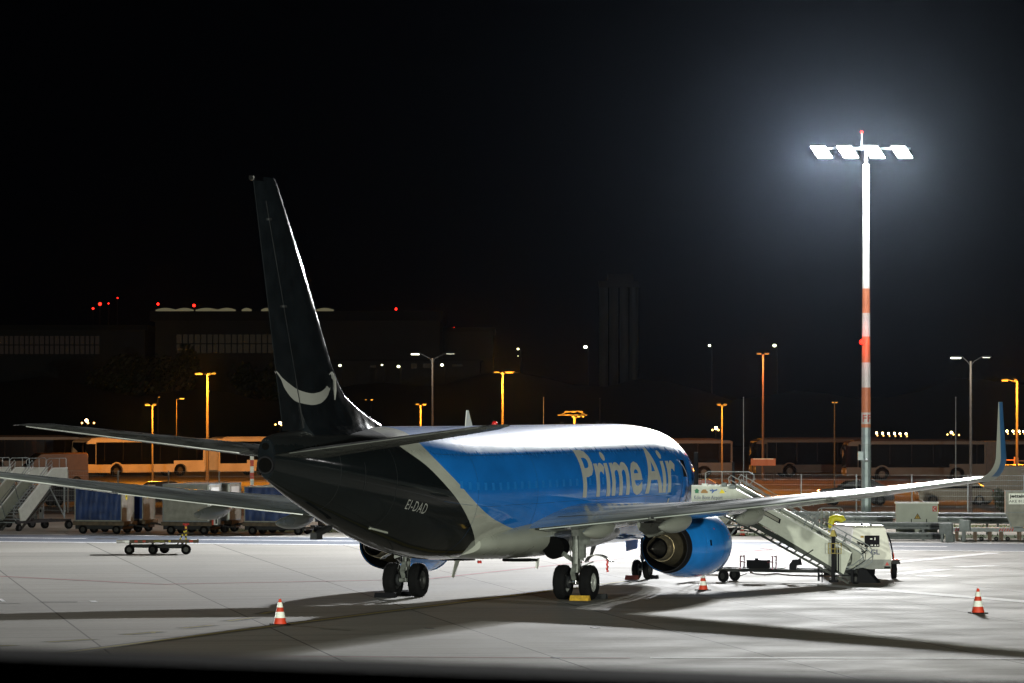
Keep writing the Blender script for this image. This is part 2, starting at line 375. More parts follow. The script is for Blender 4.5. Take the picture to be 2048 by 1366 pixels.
# livery: the skin's own u = station/40, v = angle/pi
def livery():
    m = bpy.data.materials.new('fuselage_livery'); m.use_nodes = True; nt = m.node_tree; L = nt.links; b = nt.nodes['Principled BSDF']; N = nt.nodes.new
    uv = N('ShaderNodeUVMap'); uv.uv_map = 'skin'; sep = N('ShaderNodeSeparateXYZ'); L.new(uv.outputs[0], sep.inputs[0])
    def curve(pts):
        c = N('ShaderNodeFloatCurve'); cv = c.mapping.curves[0]
        pts = [(x, y/40) for x, y in pts]
        cv.points[0].location = pts[0]; cv.points[1].location = pts[-1]
        for p in pts[1:-1]: cv.points.new(*p)
        for p in cv.points: p.handle_type = 'AUTO'
        c.mapping.update(); L.new(sep.outputs[1], c.inputs[1]); return c.outputs[0]
    def gt(a, b_):
        g_ = N('ShaderNodeMath'); g_.operation = 'GREATER_THAN'; L.new(a, g_.inputs[0]); L.new(b_, g_.inputs[1]); return g_.outputs[0]
    black = gt(sep.outputs[0], curve([(0, 31.4), (.1, 31.1), (.283, 30.6), (.398, 29.4), (.474, 28.5), (.551, 27.4), (.637, 26.2), (.732, 24.9), (.81, 23.9), (.86, 23.3), (.9, 23.0), (.94, 23.6), (1, 25.5)]))
    gray = gt(sep.outputs[0], curve([(0, 29.4), (.1, 29.1), (.3, 28.9), (.379, 28.4), (.465, 27.4), (.541, 26.2), (.608, 24.7), (.656, 23.2), (.694, 21.6), (.72, 18), (.74, 11.5), (1, 10.5)]))
    tc = N('ShaderNodeTexCoord')
    def noise(s, d, st):
        q = N('ShaderNodeMapping'); q.inputs['Scale'].default_value = st; L.new(tc.outputs['Object'], q.inputs[0])
        n = N('ShaderNodeTexNoise'); n.inputs['Scale'].default_value = s; n.inputs['Detail'].default_value = d; L.new(q.outputs[0], n.inputs['Vector']); return n.outputs[0]
    def mr(v, a, b_, c, d):
        r = N('ShaderNodeMapRange'); r.inputs[1].default_value = a; r.inputs[2].default_value = b_; r.inputs[3].default_value = c; r.inputs[4].default_value = d
        L.new(v, r.inputs[0]); return r.outputs[0]
    def mix(f, a, b_):
        x = N('ShaderNodeMix'); x.data_type = 'RGBA'; L.new(f, x.inputs[0])
        for i, s in ((6, a), (7, b_)):
            if isinstance(s, tuple): x.inputs[i].default_value = (*s, 1)
            else: L.new(s, x.inputs[i])
        return x.outputs[2]
    col = mix(gray, (.011, .2, .72), (.47, .48, .43)); col = mix(black, col, (.006, .008, .009))
    dirt = mr(noise(1.2, 6, (.35, 1, 1)), .3, .72, 1.05, .72)
    sc_ = N('ShaderNodeVectorMath'); sc_.operation = 'SCALE'; L.new(col, sc_.inputs[0]); L.new(dirt, sc_.inputs['Scale']); L.new(sc_.outputs[0], b.inputs['Base Color'])
    # dew on the upper skin: rough above the lap joint, with a ragged edge
    edge = N('ShaderNodeMath'); edge.operation = 'ADD'; L.new(sep.outputs[1], edge.inputs[0]); L.new(mr(noise(2.0, 8, (1.8, .3, .3)), .3, .7, -.03, .03), edge.inputs[1])
    L.new(mr(edge.outputs[0], .295, .335, .37, .085), b.inputs['Roughness']); L.new(mr(edge.outputs[0], .295, .335, 1.0, .5), b.inputs['Specular IOR Level'])
    # slightly wavy skin
    bp = N('ShaderNodeBump'); bp.inputs['Strength'].default_value = .35; bp.inputs['Distance'].default_value = .012
    L.new(noise(1.1, 2, (1.5, 1, 1)), bp.inputs['Height']); L.new(bp.outputs[0], b.inputs['Normal'])
    L.new(mr(edge.outputs[0], .295, .335, 1.0, .12), b.inputs['Coat Weight']); L.new(mr(edge.outputs[0], .295, .335, .34, .05), b.inputs['Coat Roughness'])
    return m
liv = livery()
b = MB(); NA, NP = 150, 72; b.uv = []
ast = sorted(set([0, .05, .1, .15, .25, .35, .5, .7, .85]+[1+36.9*i/NA for i in range(NA+1)]))
for a in ast:
    for k in range(NP):
        ph = 2*PI*k/NP; side = 1 if ph <= PI else -1; p = ph if ph <= PI else 2*PI-ph
        b.v.append(tuple(FS(a, p, side))); b.uv.append((a/40, p/PI))
for i in range(len(ast)-1):
    for k in range(NP): b.f.append((i*NP+k, i*NP+(k+1)%NP, (i+1)*NP+(k+1)%NP, (i+1)*NP+k)); b.mi.append(0)
fus = b.build('fuselage', liv, air, smooth=60)
def patch(name, a0, a1, p0, p1, m, off=.006, side=1, parent=None, na=4, np_=8):
    b = MB(); g_ = [[FS(a0+(a1-a0)*i/na, (p0+(p1-p0)*j/np_)*PI, side, off) for j in range(np_+1)] for i in range(na+1)]
    b.add([p for r in g_ for p in r], [(i*(np_+1)+j, i*(np_+1)+j+1, (i+1)*(np_+1)+j+1, (i+1)*(np_+1)+j) for i in range(na) for j in range(np_)])
    return b.build(name, m, parent or fus, smooth=60)
M['reg_grey'] = mat('registration_grey', (.26, .26, .25), .4)
# lettering, following the skin
def skinfn(aL, ph0, side=1, off=.007, k=1.0): return lambda x, y: FS(aL-x, ph0-y*k/1.96, side, off)
word('lettering', 'Prime', 'text_grey', fus, skinfn(16.0, .545*PI), size=2.15, shear=0, off=.05, sp=1.0, cuts=[(1, .1), (0, .5)], width=6.2)
word('lettering', 'Air', 'text_grey', fus, skinfn(9.45, .545*PI), size=2.15, off=.05, cuts=[(1, .1), (0, .5)], width=3.5)
word('registration', 'EI-DAD', 'reg_grey', fus, skinfn(30.75, .655*PI, k=1), size=.52, shear=.22, off=.0, sp=1.12, cuts=[(1, .1), (0, .3)], width=1.34)
patch('lettering', 6.75, 6.6, .585, .615, 'text_grey', .007)
# lap joints, doors and small plates
plug_m = mat('plug_blue', (.012, .20, .66), .3); lap = mat('panel_gap', (.01, .05, .13), .5); lapd = mat('dark_panel_gap', (.02, .022, .024), .4)
for side in (1, -1):
    patch('lap_joint', 5, 28.6, .312, .3145, lap, .003, side, na=60, np_=1)
    patch('lap_joint', 5, 27.8, .06, .0625, 'wing_metal', .003, side, na=60, np_=1)
    for a in (9.2, 14.5, 20.4, 25.8, 31.5, 34.6): patch('skin_joint', a, a+.018, .05, .93, lapd if a > 30 else lap, .003, side, na=1, np_=40)
    # cockpit windows
    for a0, a1, p0, p1 in ((1.75, 2.2, .05, .17), (1.8, 2.35, .185, .30), (2.4, 2.95, .25, .345)): patch('cockpit_window', a0, a1, p0, p1, 'glass', .006, side)
patch('door_outline', 4.35, 4.40, .33, .66, 'ink', .008); patch('door_outline', 5.22, 5.27, .33, .66, lap, .008); patch('service_door', 4.55, 5.05, .37, .47, 'glass', .008)
patch('door_outline', 33.3, 33.32, .42, .62, lapd, .008)
MB().box(*sorted((V(3.9,0,0).x, V(4.05,0,0).x)), 1.9, 2.02, 2.75, 4.45).build('open_door', 'ink', air)
for a in (31.25, 31.9): pass
b = MB(); p0, p1 = FS(31.6, .86*PI, 1, .01), FS(30.6, .84*PI, 1, .01); b.beam(p0, p1, .07, .05); b.build('drain_mast', 'grey_paint', fus)
for k in range(30):
    if abs(7.9+k*.66-14.5) < .05: continue
    patch('window_plug', 7.9+k*.66, 8.13+k*.66, .455, .492, plug_m, .0035, 1, na=1, np_=3)
for k in range(9): patch('skin_joint', 6.2+k*2.5, 6.2+k*2.5+2.2, .565+.0015*(k%2), .5665+.0015*(k%2), lap, .003, 1, na=6, np_=1)
# tail end: oval bulkhead with the two outlets
b = MB(); ring = [FS(37.9, (k/12*PI) if k <= 12 else (24-k)/12*PI, 1 if k <= 12 else -1) for k in range(24)]
ins = [Vector((37.96-A0, p.y*.9, 4.665+(p.z-4.665)*.94)) for p in ring]
b.loft([ring, ins], False); b.add(ins, [tuple(range(24))]); b.build('tail_cap', 'black_paint', air, smooth=30)
b = MB(); b.lathe([(0, .21), (.03, .26), (.1, .25), (.1, .21), (-.02, .19)], V(37.93, .0, 4.48), (1, 0, -.05), 20); b.build('exhaust_rim', 'ink', air, smooth=40)
MB().cyl(V(37.93, 0, 4.48), V(37.985, 0, 4.478), .2, n=20).build('exhaust_outlet', 'darker', air)
MB().cyl(V(37.93, 0, 5.0), V(37.99, 0, 5.0), .1, n=16).build('tail_light', 'darker', air)  # upper outlet: flat black disc in place of a shaded hole
for k in (-.07, 0, .08): MB().cyl(V(37.9, k, 5.17), V(38.0, k, 5.17), .022, n=8).build('tail_rivet_light', 'chrome', air)
# wing to body fairing
b = MB(); rr = []
for i in range(31):
    t = i/30; a = 10.6+13.6*t; e = math.sin(PI*t**1.12)**.62 if 0 < t < 1 else 0
    hw = 1.35+.68*e; zb = 1.5-.26*e; ztp = 2.2+.45*e
    rr.append([V(a, hw*math.copysign(abs(math.cos(q))**.75, math.cos(q)), (zb+ztp)/2+(ztp-zb)/2*math.copysign(abs(math.sin(q))**.9, math.sin(q))) for q in [2*PI*k/36 for k in range(36)]])
b.loft(rr); fair = b.build('belly_fairing', 'grey_paint', air, smooth=50)  # paint darker than the sash, holding underside shade along with dirt
for side in (1, -1):      # main wheel wells
    MB().cyl(V(19.75, side*1.05, 1.195), V(19.75, side*1.05, 1.26), .56, n=28).build('wheel_well', 'darker', fair)
MB().cyl(V(19.6, 2.1*1, 1.62), V(19.0, 2.16, 1.62), .36, .3, n=20).build('wheel_well', 'darker', fair)
# antennas, beacons, drain masts
b = MB(); b.prism([(21.9, 5.42), (21.25, 5.42), (21.62, 5.95), (21.78, 5.95)], lambda a, z: V(a, -.012, z), lambda a, z: V(a, .012, z)); b.build('blade_antenna', 'white', air)
MB().ico(V(19.2, 0, 5.52), .09, 12, 8, .9).cyl(V(19.2, 0, 5.42), V(19.2, 0, 5.5), .1, n=12).build('beacon', mat('beacon_red_glass', (.6, .01, .01), .2), air, smooth=40)
for a in (12.6, 11.1, 8.9, 8.2, 7.4): MB().box(a-A0-.12, a-A0+.12, -.02, .02, FS(a, 0).z-.02, FS(a, 0).z+.09).build('crown_fitting', 'chrome', air)
b = MB(); b.prism([(22.8, 1.3), (22.4, 1.3), (22.95, .78), (23.1, .80)], lambda a, z: V(a, -.012, z), lambda a, z: V(a, .012, z)); b.build('drain_mast', 'grey_paint', air)
b = MB(); b.prism([(9.5, 1.45), (8.9, 1.45), (9.5, 1.0), (9.7, 1.02)], lambda a, z: V(a, -.012, z), lambda a, z: V(a, .012, z)); b.build('blade_antenna', 'grey_paint', air)
b = MB(); b.prism([(18.9, 1.25), (18.65, 1.25), (18.8, .93), (18.95, .93)], lambda a, z: V(a, 1.28, z), lambda a, z: V(a, 1.32, z)); b.build('remove_flag', 'white', air)
b = MB(); b.cyl(V(20.6, 0, 1.23), V(20.6, 0, 1.14), .07, n=10); b.build('beacon', 'red', air)
b = MB(); b.beam(V(33.2, 0, 2.62), V(34.3, 0, 2.42), .16, .12); b.box(V(34.0,0,0).x, V(34.45,0,0).x, -.1, .1, 2.3, 2.5); b.build('tail_skid', 'dark', air)
# ---- lifting surfaces
def foil(c, t, n=14, camber=.015):
    """closed airfoil outline, trailing edge first: list of (x/c, z/c) * chord"""
    xs = [.5*(1-math.cos(PI*i/n)) for i in range(n+1)]
    th = lambda x: 5*t*(.2969*math.sqrt(x)-.126*x-.3516*x*x+.2843*x**3-.1036*x**4)
    cm = lambda x: camber*4*x*(1-x)
    up = [(x*c, (cm(x)+th(x))*c) for x in reversed(xs)]; lo = [(x*c, (cm(x)-th(x))*c) for x in xs[1:-1]]
    return up+lo
def WLE(r):
    if r < 5.0: return 13.2+(r-1.88)*(15.45-13.2)/(5-1.88)
    return 15.45+(r-5)*math.tan(R(27.6))
def WTE(r): return 20.9+max(0, r-5.8)*.218 if r > 5.8 else 20.9
def WZ(r): return 2.38+(r-1.88)*.073+.0021*(r-1.88)**2
def WT(r): return .12-.03*min(1, (r-1.88)/12)
def wing(side):
    b = MB(); rr = []
    for i in range(41):
        r = .9+(16.5-.9)*i/40; le, te = WLE(max(r, 1.2)), WTE(r); c = te-le; tw = R(1.6-3.4*r/17)
        rr.append([V(le+x, side*r, WZ(r)+z-(x-c*.3)*math.tan(tw)) for x, z in foil(c, WT(r))])
    b.loft(rr); w = b.build('wing', 'wing', air, smooth=35)
    # blended winglet
    b = MB(); rr = []; r0 = 16.5
    for i in range(25):
        t = i/24
        if t < .35: q = t/.35; an = q*R(80); rad = .85; r = r0+rad*math.sin(an); z = WZ(r0)+rad*(1-math.cos(an)); s = rad*an
        else:
            q = (t-.35)/.65; an = R(80); r = r0+.85*math.sin(an)+q*1.62*math.cos(an)*.9; z = WZ(r0)+.85*(1-math.cos(an))+q*1.62; s = .85*an+q*1.62
        tt = s/(.85*R(80)+1.62); c = 1.5*(1-tt)+.48*tt if tt > .25 else 1.50-.255*(tt/.25); c = (WTE(r0)-WLE(r0))*(1-tt)+.5*tt
        le = WLE(r0)+tt*2.25+.0*tt; tw = -.03
        nx, nz = -math.sin(an), math.cos(an)
        rr.append([V(le+x+.35*tt, side*(r+nx*zz), z+nz*zz-(x-c*.3)*math.tan(R(-1.8))*(1-tt)) for x, zz in foil(c, .09, camber=.0)])
    b.loft(rr); wl = b.build('winglet', [wl_mat], w, smooth=40)
    # leading edge strip of bare metal, control surface gaps, slat tracks
    b = MB()
    for (ra, rb, f) in ((6.2, 11.8, .74), (11.9, 16.2, .76), (2.2, 5.7, .80)):
        n = 12
        for i in range(n):
            q0, q1 = ra+(rb-ra)*i/n, ra+(rb-ra)*(i+1)/n
            def pt(r, df):
                le, te = WLE(r), WTE(r); c = te-le; x = f+df; t = WT(r); tw = R(1.6-3.4*r/17)
                th = 5*t*(.2969*math.sqrt(x)-.126*x-.3516*x*x+.2843*x**3-.1036*x**4)+.015*4*x*(1-x)
                return V(le+x*c, side*r, WZ(r)+th*c-(x*c-c*.3)*math.tan(tw)+.006)
            b.add([pt(q0, 0), pt(q0, .012), pt(q1, .012), pt(q1, 0)], [(0, 1, 2, 3)])
        b.build('control_gap', 'dark', w); b = MB()
    # flap and aileron panels just proud of the trailing edge, with breaks
    for ra, rb, nm in ((2.1, 5.65, 'flap'), (5.85, 11.7, 'flap'), (11.9, 16.3, 'aileron')):
        b = MB(); rr = []
        for i in range(7):
            r = ra+(rb-ra)*i/6; te = WTE(r); le = WLE(r); c = te-le; tw = R(1.6-3.4*r/17); d = -.035 if nm == 'flap' else 0
            z0 = WZ(r)-(c*.7)*math.tan(tw); f0 = .18*c if nm == 'aileron' else .15*c
            sec = [(te-f0, z0+f0*math.tan(tw)+.045*f0+.012), (te+.02, z0+d), (te+.02, z0-.03+d), (te-f0, z0+f0*math.tan(tw)-.16*f0-.012)]
            rr.append([V(x, side*r, z) for x, z in sec])
        b.loft(rr); b.build(nm, 'wing', w, smooth=30)
    # flap track fairings
    for r, a0, a1, hh, ww in ((3.8, 18.7, 21.7, .27, .26), (6.35, 18.8, 22.0, .27, .24), (8.95, 19.6, 22.5, .25, .22)):
        b = MB(); rr = []; zt = WZ(r)-.18
        for i in range(17):
            t = i/16; e = max(.02, math.sin(PI*t**.75)**.6) if 0 < t < 1 else .03; a = a0+(a1-a0)*t
            zc = zt+.02-(.2*t)-hh*.3*e
            rr.append([V(a, side*(r+ww*e*math.cos(q)), zc+hh*e*math.sin(q)*(.9 if math.sin(q) > 0 else 1)) for q in [2*PI*k/18 for k in range(18)]])
        b.loft(rr); b.build('flap_fairing', 'grey_paint', w, smooth=50)
    # static wicks
    b = MB()
    for r in (12.5, 13.7, 14.9, 16.1): b.cyl(V(WTE(r)-.02, side*r, WZ(r)-.02), V(WTE(r)+.2, side*r, WZ(r)-.03), .008, n=4)
    b.build('static_wick', 'dark', w)
    return w
def winglet_mat():
    m = bpy.data.materials.new('winglet_paint'); m.use_nodes = True; nt = m.node_tree; L = nt.links; b = nt.nodes['Principled BSDF']; N = nt.nodes.new
    tc = N('ShaderNodeTexCoord'); sp = N('ShaderNodeSeparateXYZ'); L.new(tc.outputs['Object'], sp.inputs[0])
    r1 = N('ShaderNodeMath'); r1.operation = 'MULTIPLY_ADD'; L.new(sp.outputs[2], r1.inputs[0]); r1.inputs[1].default_value = -1.0; r1.inputs[2].default_value = 8.35
    # blue ahead of a raked line and above the curve
    g1 = N('ShaderNodeMath'); g1.operation = 'GREATER_THAN'; L.new(sp.outputs[2], g1.inputs[0]); g1.inputs[1].default_value = 4.0
    ln = N('ShaderNodeMath'); ln.operation = 'MULTIPLY_ADD'; L.new(sp.outputs[2], ln.inputs[0]); ln.inputs[1].default_value = .72; ln.inputs[2].default_value = .42
    g2 = N('ShaderNodeMath'); g2.operation = 'LESS_THAN'; L.new(sp.outputs[0], g2.inputs[0]); L.new(ln.outputs[0], g2.inputs[1])
    l2 = N('ShaderNodeMath'); l2.operation = 'MULTIPLY_ADD'; L.new(sp.outputs[2], l2.inputs[0]); l2.inputs[1].default_value = .95; l2.inputs[2].default_value = -1.50
    g3 = N('ShaderNodeMath'); g3.operation = 'GREATER_THAN'; L.new(sp.outputs[0], g3.inputs[0]); L.new(l2.outputs[0], g3.inputs[1])
    g4 = N('ShaderNodeMath'); g4.operation = 'MULTIPLY'; L.new(g1.outputs[0], g4.inputs[0]); L.new(g3.outputs[0], g4.inputs[1])
    mu = N('ShaderNodeMath'); mu.operation = 'MULTIPLY'; L.new(g4.outputs[0], mu.inputs[0]); L.new(g2.outputs[0], mu.inputs[1])
    x = N('ShaderNodeMix'); x.data_type = 'RGBA'; L.new(mu.outputs[0], x.inputs[0]); x.inputs[6].default_value = (.42, .44, .41, 1); x.inputs[7].default_value = (.018, .12, .3, 1)
    L.new(x.outputs[2], b.inputs['Base Color']); b.inputs['Roughness'].default_value = .3; return m
wl_mat = winglet_mat()
for s in (1, -1): wing(s)
# horizontal stabiliser
def stab(side):
    b = MB(); rr = []
    for i in range(19):
        r = .25+(7.12-.25)*i/18; t = r/7.17; le = 33.9+(37.55-33.9)*t; te = 37.9+(39.25-37.9)*t; c = te-le; 
        if i == 18: le += .25; c *= .72
        rr.append([V(le+x, side*r, 4.72+.122*r+z) for x, z in foil(c, .085 if i < 18 else .05, 12, 0)])
    b.loft(rr); h = b.build('stabiliser', 'wing_dark', air, smooth=35)
    b = MB(); rr = []
    for i in range(9):
        r = .75+(6.75-.75)*i/8; t = r/7.17; le = 33.9+(37.55-33.9)*t; te = 37.9+(39.25-37.9)*t; c = te-le; f = .28*c; z0 = 4.72+.122*r
        rr.append([V(te-f, side*r, z0+.045*c*.62+.01), V(te+.03, side*r, z0+.012), V(te+.03, side*r, z0-.012), V(te-f, side*r, z0-.045*c*.62-.01)])
    b.loft(rr); b.build('elevator', 'wing_dark', h, smooth=30)
    MB().cyl(V(39.1, side*7.0, 5.58), V(39.5, side*7.0, 5.58), .012, n=5).build('static_wick', 'chrome', h)
    return h
M['wing_dark'] = mat('stabiliser_grey', (.10, .105, .10), .3, noise=.3, nscale=1.5, nrough=.12)
for s in (1, -1): stab(s)
# fin
LEp = [(5.35, 29.6), (5.5, 28.95), (5.75, 30.1), (6.05, 31.15), (6.35, 32.0), (6.97, 32.87), (8.28, 33.95), (10.24, 35.49), (12.34, 37.2)]
def FLE(z):
    return interp(z, [p[0] for p in LEp[1:]], [p[1] for p in LEp[1:]]) if z > 5.5 else 28.95
def FTE(z): return 36.7+(z-5.35)*(38.88-36.7)/(12.46-5.35)
def FHI(z): return 35.46+(z-5.4)*(38.09-35.46)/(11.83-5.4)
zs = [5.28, 5.45, 5.52, 5.6, 5.75, 5.9, 6.1, 6.35, 6.6, 6.97, 7.4, 8, 8.6, 9.2, 9.8, 10.4, 11, 11.6, 12.0, 12.3, 12.46]
def fin_half(z):
    le, te = FLE(z), FTE(z); cc = te-max(le, 33.9-(6.97-z)*.55 if z < 6.97 else le); return cc*.048+.004
b = MB(); rr = []
for z in zs:
    le, hi = FLE(z), FHI(z)
    if z > 12.3: le += (z-12.3)*1.2
    hw = fin_half(z); n = 16; pts = []
    main = 32.4+(z-5.4)*.75 if z < 6.97 else le
    def half(a):
        if z < 6.97 and a < main:      # thin dorsal fillet ahead of the fin proper
            q = (a-le)/max(main-le, .01); return max(.004, (.05+.11*q)*min(1, q*8+.05))+.42*math.exp(-(z-5.3)/.38)*min(1, max(0, (a-29)/2.5))
        q = max(0, (a-main)/(FTE(z)-main)); base = .16 if z < 6.97 else 0
        fl = .42*math.exp(-(z-5.3)/.38)*min(1, max(0, (a-29)/2.5))*(1 if a < 35 else max(0, (36.5-a)/1.5)) if z < 6.97 else 0
        th = hw*2*2.1*(.2969*math.sqrt(q)-.126*q-.3516*q*q+.2843*q**3-.1036*q**4)/.21
        return max(th/2*.98, base*max(0, 1-q*3), .004)+fl
    xs = [le+(hi-le)*(1-math.cos(PI/2*i/n)) for i in range(n+1)]
    pts = [V(a, half(a), z) for a in reversed(xs)]+[V(a, -half(a), z) for a in xs[1:]]
    rr.append(pts)
b.loft(rr); fin = b.build('fin', 'black_paint', air, smooth=40)
b = MB(); rr = []
for z in [5.42, 6.2, 7, 8, 9, 10, 11, 11.83, 12.1, 12.44]:
    hi, te = FHI(z)+.02, FTE(z); hw = fin_half(z)*.62
    if z > 11.83: hi = FHI(11.83)+.02+(z-11.83)*.3
    rr.append([V(hi, hw, z), V(hi+(te-hi)*.5, hw*.62, z), V(te, .012, z), V(te, -.012, z), V(hi+(te-hi)*.5, -hw*.62, z), V(hi, -hw, z)])
b.loft(rr); rud = b.build('rudder', 'black_paint', air, smooth=30)
b = MB(); b.beam(V(FHI(5.5)+.01, .135, 5.5), V(FHI(11.8)+.01, .05, 11.8), .035, .03); b.build('hinge_strip', 'dark', rud)
b = MB(); b.box(38.3-A0, 38.95-A0, -.07, .07, 12.34, 12.47); b.box(38.9-A0, 39.05-A0, -.05, .05, 12.36, 12.46); b.build('tip_light', 'chrome', rud)
b = MB()
for z in (8.9, 11.3): b.box(FHI(z)-.08-A0, FHI(z)+.1-A0, .06, .2-(z-7)*.02, z-.03, z+.03)
b.build('hinge_fairing', 'dark', rud)
# emblem on both faces of the fin
arc_o = [(37.26,7.06),(36.95,6.84),(36.75,6.62),(36.31,6.35),(36.0,6.24),(35.5,6.17),(35.0,6.14),(34.5,6.18),(34.1,6.29),(33.8,6.42),(33.55,6.58),(33.42,6.76),(33.40,6.86),(33.47,6.86)]
arc_i = [(33.75,6.72),(34.1,6.57),(34.5,6.48),(35.0,6.44),(35.5,6.48),(36.0,6.57),(36.4,6.70),(36.9,6.90),(37.2,7.07)]
head = [(33.82,6.88),(33.80,6.95),(33.74,7.02),(33.6,7.08),(33.42,7.10),(33.28,7.03),(33.20,6.88),(33.17,6.6),(33.22,6.28),(33.28,6.28),(33.33,6.5),(33.36,6.75),(33.42,6.85),(33.5,6.90),(33.65,6.90)]
def finhalf_at(a, z):
    fl = .42*math.exp(-(z-5.3)/.38)*min(1, max(0, (a-29)/2.5))*(1 if a < 35 else max(0, (36.5-a)/1.5)) if z < 6.97 else 0
    return finhalf_raw(a, z)+(fl if a < FHI(z)+.02 else 0)
def finhalf_raw(a, z):
    le = FLE(z); hw = fin_half(z); main = 32.4+(z-5.4)*.75 if z < 6.97 else le
    if a > FHI(z)+.02:
        hi, te = FHI(z)+.02, FTE(z); q = (a-hi)/(te-hi); h = fin_half(z)*.62; return h*(1-.38*q/.5) if q < .5 else h*.62+(.012-h*.62)*(q-.5)/.5
    if z < 6.97 and a < main: return .17
    q = max(0, (a-main)/(FTE(z)-main)); base = .16 if z < 6.97 else 0
    return max(hw*2*2.1*(.2969*math.sqrt(q)-.126*q-.3516*q*q+.2843*q**3-.1036*q**4)/.21/2*.98, base*max(0, 1-q*3))
for side in (1, -1):
    b = MB(); top = sorted(arc_i+[(33.56, 6.85), (37.26, 7.1)]); bot = sorted([p for p in arc_o if p[0] >= 33.5]+[(33.50, 6.60)])
    n = 70; pts = []
    for k in range(n+1):
        a = 33.56+(37.26-33.56)*k/n; z0 = interp(a, [p[0] for p in bot], [p[1] for p in bot]); z1 = interp(a, [p[0] for p in top], [p[1] for p in top])+.03*math.sin(PI*k/n)
        if z1 < z0+.005: z1 = z0+.005
        for j in range(5):
            z = z0+(z1-z0)*j/4; pts.append(V(a, side*(finhalf_at(a, z)+.015), z))
    b.add(pts, [(k*5+j, (k+1)*5+j, (k+1)*5+j+1, k*5+j+1) for k in range(n) for j in range(4)]); b.build('tail_emblem', 'reg_grey', fin)
    for poly in (head,):
        bm = bmesh.new(); bm.faces.new([bm.verts.new((a, z, 0)) for a, z in poly])
        for k in range(60):
            t = 33.1+k*.08; bmesh.ops.bisect_plane(bm, geom=bm.verts[:]+bm.edges[:]+bm.faces[:], plane_co=(t, 0, 0), plane_no=(1, 0, 0))
        bmesh.ops.triangulate(bm, faces=bm.faces); bm.verts.index_update()
        b = MB(); b.add([V(v.co.x, side*(finhalf_at(v.co.x, v.co.y)+.012), v.co.y) for v in bm.verts], [tuple(v.index for v in f.verts) for f in bm.faces]); bm.free()
        b.build('tail_emblem', 'reg_grey', fin)
